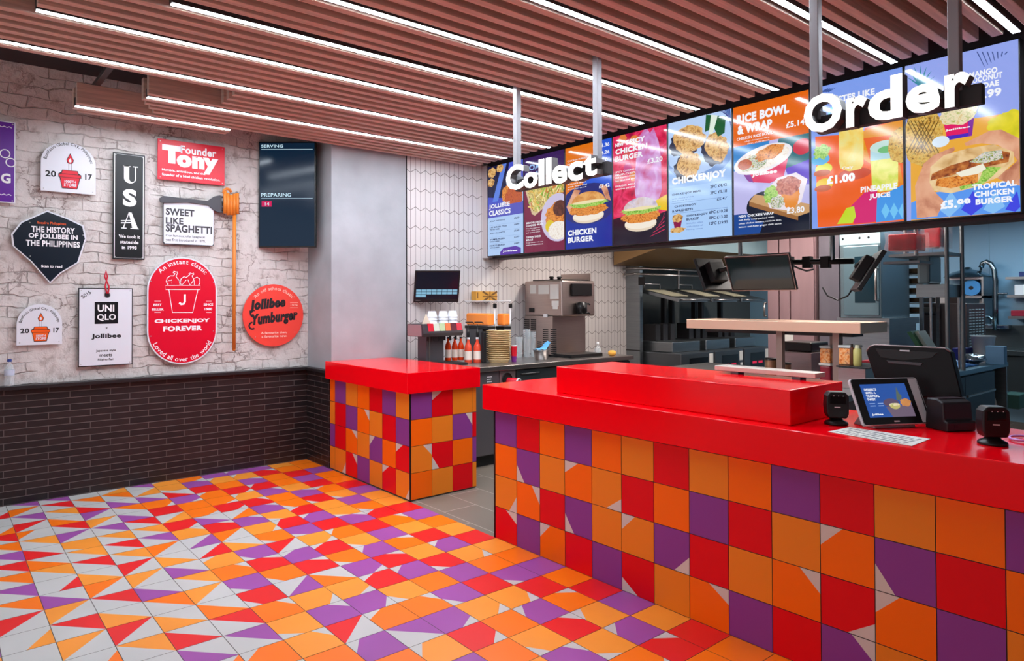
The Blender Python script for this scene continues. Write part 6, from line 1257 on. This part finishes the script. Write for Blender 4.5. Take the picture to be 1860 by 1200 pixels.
for k, (z_, lab, c) in enumerate(((.101, 'folded brown bag on the lower open shelf of the prep fridge', (150, 120, 96)), (.401, 'bag of buns on the upper open shelf of the prep fridge', (196, 176, 160)))):
    mb = MB(); mb.blob((-2.08, PY1 - .19, z_ + .11), (.1, .12, .11), mat('bag_%d' % k, c, .5, bump=.5, bscale=20), 12, 8, .08, k); tag(mb.build('food_bag'), lab, 'bag')
# things on the right counter
def on_top(x, y, z=.9): return px(2, z, x, y)
P = Vector((-2.08, 7.3, .9)); mb = MB(); nx, ny = 14, 10; vs = []; fs_ = []; rr = random.Random(6)
for i in range(nx):
    for j in range(ny): a_ = i / (nx - 1); b2 = j / (ny - 1); vs.append((-2.3 + .3 * b2 + rr.uniform(-.01, .01), 7.12 + .48 * a_, .908 + .05 * sin(pi * a_) * sin(pi * b2) * rr.uniform(.5, 1.4)))
for i in range(nx - 1):
    for j in range(ny - 1): fs_.append((i*ny+j, i*ny+j+1, (i+1)*ny+j+1, (i+1)*ny+j))
mb.add(vs, fs_, mat('blue_bag', (20, 110, 196), .35), True); o = mb.build('blue_bag'); so = o.modifiers.new('s', 'SOLIDIFY'); so.thickness = .004; so.offset = 1; tag(o, 'crumpled bright blue plastic bag lying on the prep fridge counter', 'bag')
mb = MB(); rr = random.Random(2)
mb.blob((-2.07, 7.72, .956), (.09, .11, .042), mat('foil', (214, 222, 230), .2, .9), 16, 9, .25, 4); tag(mb.build('foil_bundle'), 'shiny crumpled foil bundle at the end of the blue bag', 'foil')
kbox('blue_carton', 'pale blue box standing at the end of the prep fridge counter', 'box', 7.85, 1790, 1824, 624, 657, .09, mat('pale_blue_card', (120, 170, 214), .55), .003, None, .9015)
P = px(1, 8.05, 1786, 640); P.z = .9; t = thing('white_bucket', 'white bucket with a yellowish smudge behind the pale blue box', 'bucket', P); s = dep(P) / F; mb = MB(); mb.lathe(P + Vector((0, 0, .001)), [(12 * s, 0), (18 * s, 46 * s), (18.6 * s, 46 * s), (18.6 * s, 48 * s)], WHITE, 24); mb.build('body', t)
Q = px(1, 7.8, 1729, 635); Q2 = px(1, 7.8, 1752, 635); mb = MB(); mb.box((Q.x, 7.8, .9005), (Q2.x, 8.05, 1.04), mat('blue_crate', (16, 34, 128), .45)); tag(mb.build('blue_crate', bev=.006), 'dark blue plastic crate beside the ice machine', 'crate')
# sink wall
YW = 10.59; SNK = mat('sink_steel', (92, 104, 108), .38, .9); a, b_ = kb(9.85, 1772, 1990, 592, 700, .7)
t = thing('sink_unit', 'dark stainless sink unit with a tall splashback on the blue-grey kitchen wall', 'sink', ((a.x + b_.x) / 2, 10.2, 0)); zsp = px(1, 10.5, 1800, 590).z; mb = MB(); mb.box((a.x - .35, 10.5, .6), (b_.x, 10.58, zsp), SNK); mb.build('splashback', t); mb = MB(); mb.box((a.x - .35, 9.85, .86), (b_.x, 10.5, .92), SNK); mb.build('basin_top', t, bev=.006); mb = MB(); mb.box((a.x + .15, 9.87, .45), (b_.x - .1, 10.45, .859), SNK); mb.build('basin', t, bev=.01)
for x in (a.x - .3, b_.x - .05): mb = MB(); mb.box((x - .02, 9.9, 0), (x + .02, 9.94, .86), SNK); mb.box((x - .02, 10.4, 0), (x + .02, 10.44, .86), SNK); mb.build('leg', t)
CH = mat('chrome_dull', (150, 170, 180), .2, 1); t = thing('spray_tap', 'tall gooseneck pre-rinse tap on the sink splashback', 'tap', px(1, 10.3, 1806, 600)); Y_ = 10.4
pts = [px(1, Y_, *q_) for q_ in ((1808,600),(1808,560),(1808,510),(1806,490),(1800,479),(1792,475),(1785,478),(1782,486))]; mb = MB(); mb.tube(pts, .03, CH, 10); mb.build('riser', t); mb = MB(); mb.tube([px(1, Y_, *q_) for q_ in ((1782,486),(1780,505),(1783,525),(1783,545))], .014, CH, 8); mb.build('hose', t); mb = MB(); A, B = px(1, Y_, 1782.5, 543), px(1, Y_, 1782.5, 557); mb.cyl(A, B, .022, WHITE, 12); mb.build('spray_handle', t)
mb = MB(); mb.tube([px(1, Y_, *q_) for q_ in ((1804,592),(1802,580),(1797,575),(1790,574),(1786,580))], .022, CH, 8); mb.build('spout', t); mb = MB(); P = px(1, Y_, 1808, 594); mb.box((P.x - .16, Y_ - .02, P.z - .02), (P.x + .14, 10.5, P.z + .03), CH); mb.build('mixer_body', t, bev=.006); mb = MB(); P = px(1, Y_, 1808, 533); mb.cyl((P.x, Y_, P.z), (P.x + .04, 10.59, P.z), .012, CH, 8); mb.cyl((P.x, Y_, P.z), (P.x + .12, Y_, P.z), .012, CH, 8); mb.build('wall_clamp', t)
# wall shelves at the right edge
def wshelf(x0, yt, lab, bh):
    P = px(1, 10.25, x0, yt); t = thing('steel_shelf', lab, 'shelf', (P.x + .5, 10.42, P.z - .2), 'steel shelves on the kitchen wall'); mb = MB(); mb.box((P.x, 10.25, P.z - .03), (P.x + 1.1, 10.594, P.z), KST); mb.build('board', t); 
    for dx in (.2, .9): mb = MB(); mb.prism([(P.x + dx, 10.594, P.z - .03), (P.x + dx, 10.27, P.z - .03), (P.x + dx, 10.594, P.z - bh)], (.02, 0, 0), KST); mb.build('bracket', t)
    return P
P = wshelf(1826, 503, 'upper steel wall shelf at the right edge, under the last menu screen', .12); mb = MB(); mb.box((P.x + .12, 10.3, P.z + .001), (P.x + .6, 10.55, P.z + .06), mat('navy_box', (24, 50, 110), .5)); tag(mb.build('navy_box', bev=.004), 'flat navy box on the upper wall shelf', 'box')
P = wshelf(1829, 536, 'middle steel wall shelf carrying two white tubs', .12)
for k in range(2): mb = MB(); mb.box((P.x + .06 + .2 * k, 10.3, P.z + .001), (P.x + .2 + .2 * k, 10.5, P.z + .125), WHITE); tag(mb.build('white_tub', bev=.006), ('left white tub on the middle wall shelf', 'right white tub on the middle wall shelf')[k], 'tub', 'white tubs')
P = wshelf(1831, 574, 'lower steel wall shelf with something red on it', .12); mb = MB(); mb.box((P.x + .02, 10.28, P.z + .001), (P.x + .7, 10.55, P.z + .07), mat('red_tray', (150, 24, 50), .45)); tag(mb.build('red_tray', bev=.006), 'flat dark red tray on the lower wall shelf', 'tray')
# shelf with blue roll left of the tap
A, B = px(1, 10.25, 1724, 504), px(1, 10.25, 1786, 504); C0 = px(1, 10.25, 1750, 537); t = thing('paper_roll_shelf', 'two-tier steel wall shelf with a blue paper roll', 'shelf', ((A.x + B.x) / 2, 10.42, C0.z)); mb = MB(); mb.box((A.x, 10.25, A.z - .03), (B.x, 10.594, A.z), KST); mb.build('board', t); mb = MB(); mb.box((A.x, 10.25, C0.z - .03), (B.x, 10.594, C0.z), KST); mb.build('board', t)
mb = MB(); mb.box((B.x - .02, 10.25, C0.z - .35), (B.x, 10.594, A.z - .03), KST); mb.build('end_panel', t)
P = px(1, 10.25, 1763, 520); rB = (A.z - .03 - C0.z) / 2 - .004; t = thing('blue_paper_roll', 'blue paper towel roll seen end-on in the two-tier wall shelf', 'paper roll', (P.x, 10.4, C0.z)); mb = MB(); mb.lathe((P.x, 10.27, C0.z + rB + .001), [(rB, 0), (rB, .28)], mat('blue_paper', (70, 140, 200), .8), 28, (0, 1, 0)); mb.build('roll', t); mb = MB(); mb.lathe((P.x, 10.268, C0.z + rB + .001), [(rB * .25, 0), (rB * .25, .002)], BLK, 16, (0, 1, 0)); mb.build('core', t)
mb = MB(); P = px(1, 10.25, 1734, 525); mb.box((P.x - .16, 10.28, C0.z + .001), (P.x + .03, 10.5, C0.z + .13), WHITE); tag(mb.build('white_box'), 'white box left of the blue paper roll', 'box')
P = px(1, 10.25, 1750, 500); t = thing('steel_dome', 'shiny steel domed lid on top of the two-tier wall shelf', 'lid', (P.x, 10.42, A.z)); mb = MB(); mb.lathe((P.x, 10.42, A.z + .001), [(.26, 0), (.25, .012), (.16, .07), (.05, .1), (.03, .13)], CH, 24); mb.build('dome', t)
P = px(1, 9.9, 1775, 580); z_ = .92; t = thing('blue_spray_bottle', 'tall blue bottle standing on the sink edge', 'bottle', (P.x, 9.95, z_)); mb = MB(); hh = px(1, 9.95, 1775, 552).z - z_; mb.lathe((P.x, 9.95, z_ + .001), [(.06, 0), (.065, .01), (.065, hh * .6), (.03, hh * .8), (.03, hh * .9)], mat('blue_bottle', (16, 50, 170), .3), 18); mb.build('body', t); mb = MB(); mb.lathe((P.x, 9.95, z_ + .001 + hh * .2), [(.0655, 0), (.0655, hh * .25)], mat('bottle_lbl', (90, 150, 220), .5), 18, cap=False); mb.build('label', t); mb = MB(); mb.lathe((P.x, 9.95, z_ + hh * .9 + .001), [(.032, 0), (.032, hh * .1)], WHITE, 12); mb.build('cap', t)
kbox('floor_mat', 'green-edged bin lid low on the floor by the prep fridge', 'bin', 9.0, 1820, 1852, 716, 742, .3, mat('green_bin', (70, 110, 100), .5), .01)
# things on the prep table
def tz(x, y): return px(2, TZ, x, y)
def onTable(name, lab, cat, x0, x1, yt, Y, d, m, bev=.004, grp=None, z0=None, base=None):
    z_ = TZ + .001 if z0 is None else z0; A = px(1, Y, x0, (yt + 650) / 2); B = px(1, Y, x1, (yt + 650) / 2); T = px(1, Y, (x0 + x1) / 2, yt); mb = MB(); mb.box((A.x, Y, z_), (B.x, Y + d, T.z), m); o = mb.build(name, bev=bev); tag(o, lab, cat, grp); return A, B, T
A, B, T = onTable('steel_bin', 'wide steel food pan right of the right-hand shelf post', 'pan', 1522, 1572, 668, 4.95, .3, STEEL, .004)
t_ = T.z
mb = MB(); mb.box((A.x - .01, 4.94, t_ + .001), (B.x + .03, 5.3, t_ + .012), BLK); tag(mb.build('black_tray', bev=.003), 'black tray lying on the wide steel food pan', 'tray')
A, B, T = onTable('dark_red_tub', 'dark red tub with a pale lid between the two right-hand shelf posts', 'tub', 1488, 1508, 664, 5.2, .2, mat('tub_red', (132, 14, 36), .4), .012)
mb = MB(); mb.box((A.x - .004, 5.195, T.z + .001), (B.x + .004, 5.405, T.z + .02), mat('pale_lid', (214, 206, 196), .5)); tag(mb.build('tub_lid', bev=.005), 'pale lid on the dark red tub', 'lid'); zl = T.z + .021
CRT = food('carrot', [(206, 90, 30), (240, 140, 60), (250, 190, 130), (180, 70, 40)], 40, emis=False)
for x0, x1, yt, Y, lab, zb in ((1489, 1508, 628, 5.2, 'clear tub of orange shredded food on the pale lid', zl), (1523, 1548, 627, 5.02, 'stack of orange filled tubs on the black tray, beside the sauce bottles', t_ + .0125)):
    A = px(1, Y, x0, 640); B = px(1, Y, x1, 640); T = px(1, Y, (x0 + x1) / 2, yt); h2 = T.z - zb; t = thing('food_tub', lab, 'food tub', ((A.x + B.x) / 2, Y + .08, zb)); mb = MB(); mb.box((A.x, Y, zb), (B.x, Y + .16, zb + h2 * .85), CRT); mb.build('filling', t, bev=.008); mb = MB(); mb.box((A.x - .003, Y - .003, zb + h2 * .86), (B.x + .003, Y + .163, zb + h2), mat('clear_tub_lid', (226, 230, 226), .2, alpha=.7)); mb.build('lid', t, bev=.004)
for x, yt, w_, c, lab in ((1562, 626, 11, (196, 186, 110), 'yellow-green squeeze bottle on the black tray'), (1552, 624, 6, (90, 50, 30), 'thin brown sauce bottle left of the yellow-green one')):
    P = px(1, 5.06, x, 640); s = dep(P) / F; T = px(1, 5.06, x, yt); h2 = T.z - t_ - .0135; t = thing('squeeze_bottle', lab, 'bottle', (P.x, 5.06, t_ + .0125)); mb = MB(); r_ = w_ * s / 1.6; mb.lathe((P.x, 5.02, t_ + .013), [(r_ * .9, 0), (r_, .01), (r_, h2 * .75), (r_ * .6, h2 * .85)], mat('sauce_%d' % x, c, .3), 18); mb.build('body', t); mb = MB(); mb.lathe((P.x, 5.02, t_ + .013 + h2 * .85), [(r_ * .65, 0), (r_ * .5, h2 * .15)], mat('sauce_cap_%d' % x, (210, 206, 170) if w_ > 8 else (40, 26, 20), .4), 14); mb.build('cap', t)
A, B, T = onTable('label_printer', 'black label printer between the shelf posts', 'printer', 1416, 1474, 621, 5.5, .3, BLK, .012, None, TZ + .19)
A2, B2 = px(1, 5.45, 1400, 680), px(1, 5.45, 1474, 680); mb = MB(); mb.box((A2.x + .1, 5.45, TZ + .0005), (B2.x, 5.85, TZ + .189), KSW); tag(mb.build('steel_riser', bev=.004), 'low steel riser under the black label printer', 'stand')
for x, yt, lab in ((1426, 657, 'steel tin with a black rim in front of the label printer'), (1400, 649, 'pale steel tin left of the left-hand shelf post')):
    P = px(1, 5.25, x, 665); s = dep(P) / F; T = px(1, 5.25, x, yt).z; t = thing('steel_tin', lab, 'tin', (P.x, 5.25, TZ)); mb = MB(); mb.lathe((P.x, 5.25, TZ + .001), [(10 * s, 0), (10 * s, T - TZ - .02)], mat('tin_warm', (176, 140, 110), .35, .9), 20); mb.build('body', t); mb = MB(); mb.lathe((P.x, 5.25, T - .018), [(10.4 * s, 0), (10.4 * s, .012), (8 * s, .016)], BLK, 20); mb.build('rim', t)
P = px(1, 7.26, 1427, 612); mb = MB(); mb.box((P.x - .08, 7.262, P.z - .05), (P.x + .08, 7.267, P.z + .05), PAPER); tag(mb.build('fridge_notice'), 'white notice stuck on the pinkish fridge above the label printer', 'notice')
# green clipboard and red cup near the ice machine
P = px(1, 6.5, 1672, 612); t = thing('green_rack', 'green chopping board leaning in a wire rack behind the till screen', 'chopping board', (P.x, 6.6, .9)); G = mat('green_board', (30, 90, 60), .5)
for k in range(2): mb = MB(); x_ = P.x + .03 * k; z_ = px(1, 6.5, 1672, 604).z; mb.prism([(x_ - .1, 6.5 + .06 * k, z_), (x_ - .07, 6.5 + .06 * k, z_ + .01), (x_ + .12, 6.5 + .06 * k, .91), (x_ + .09, 6.5 + .06 * k, .901)], (0, .18, 0), G if k == 0 else mat('rack_pale', (180, 196, 186), .4)); mb.build('board', t)
P = px(1, 6.82, 1704, 624); mb = MB(); mb.lathe((P.x, 6.82, .9 + .001), [(.045, 0), (.05, .12)], mat('red_beaker', (190, 20, 36), .4), 18); tag(mb.build('red_beaker'), 'small red beaker in front of the ice machine', 'beaker')
P = px(1, 6.4, 1615, 622); mb = MB(); mb.box((P.x - .2, 6.35, .9), (P.x + .2, 6.75, .905 + .08), mat('red_lid_box', (160, 20, 40), .45)); tag(mb.build('red_food_box', bev=.006), 'dark red food box behind the top edge of the till screen', 'box')
t = thing('steel_counter', 'stainless counter under the combi oven side, behind the till screen', 'counter', (-2.9, 6.5, 0)); mb = MB(); mb.box((-3.3, 6.25, .86), (-2.5, 6.95, .899), KST); mb.build('worktop', t, bev=.003); mb = MB(); mb.box((-3.28, 6.27, .0), (-2.52, 6.93, .859), GD); mb.build('body', t)
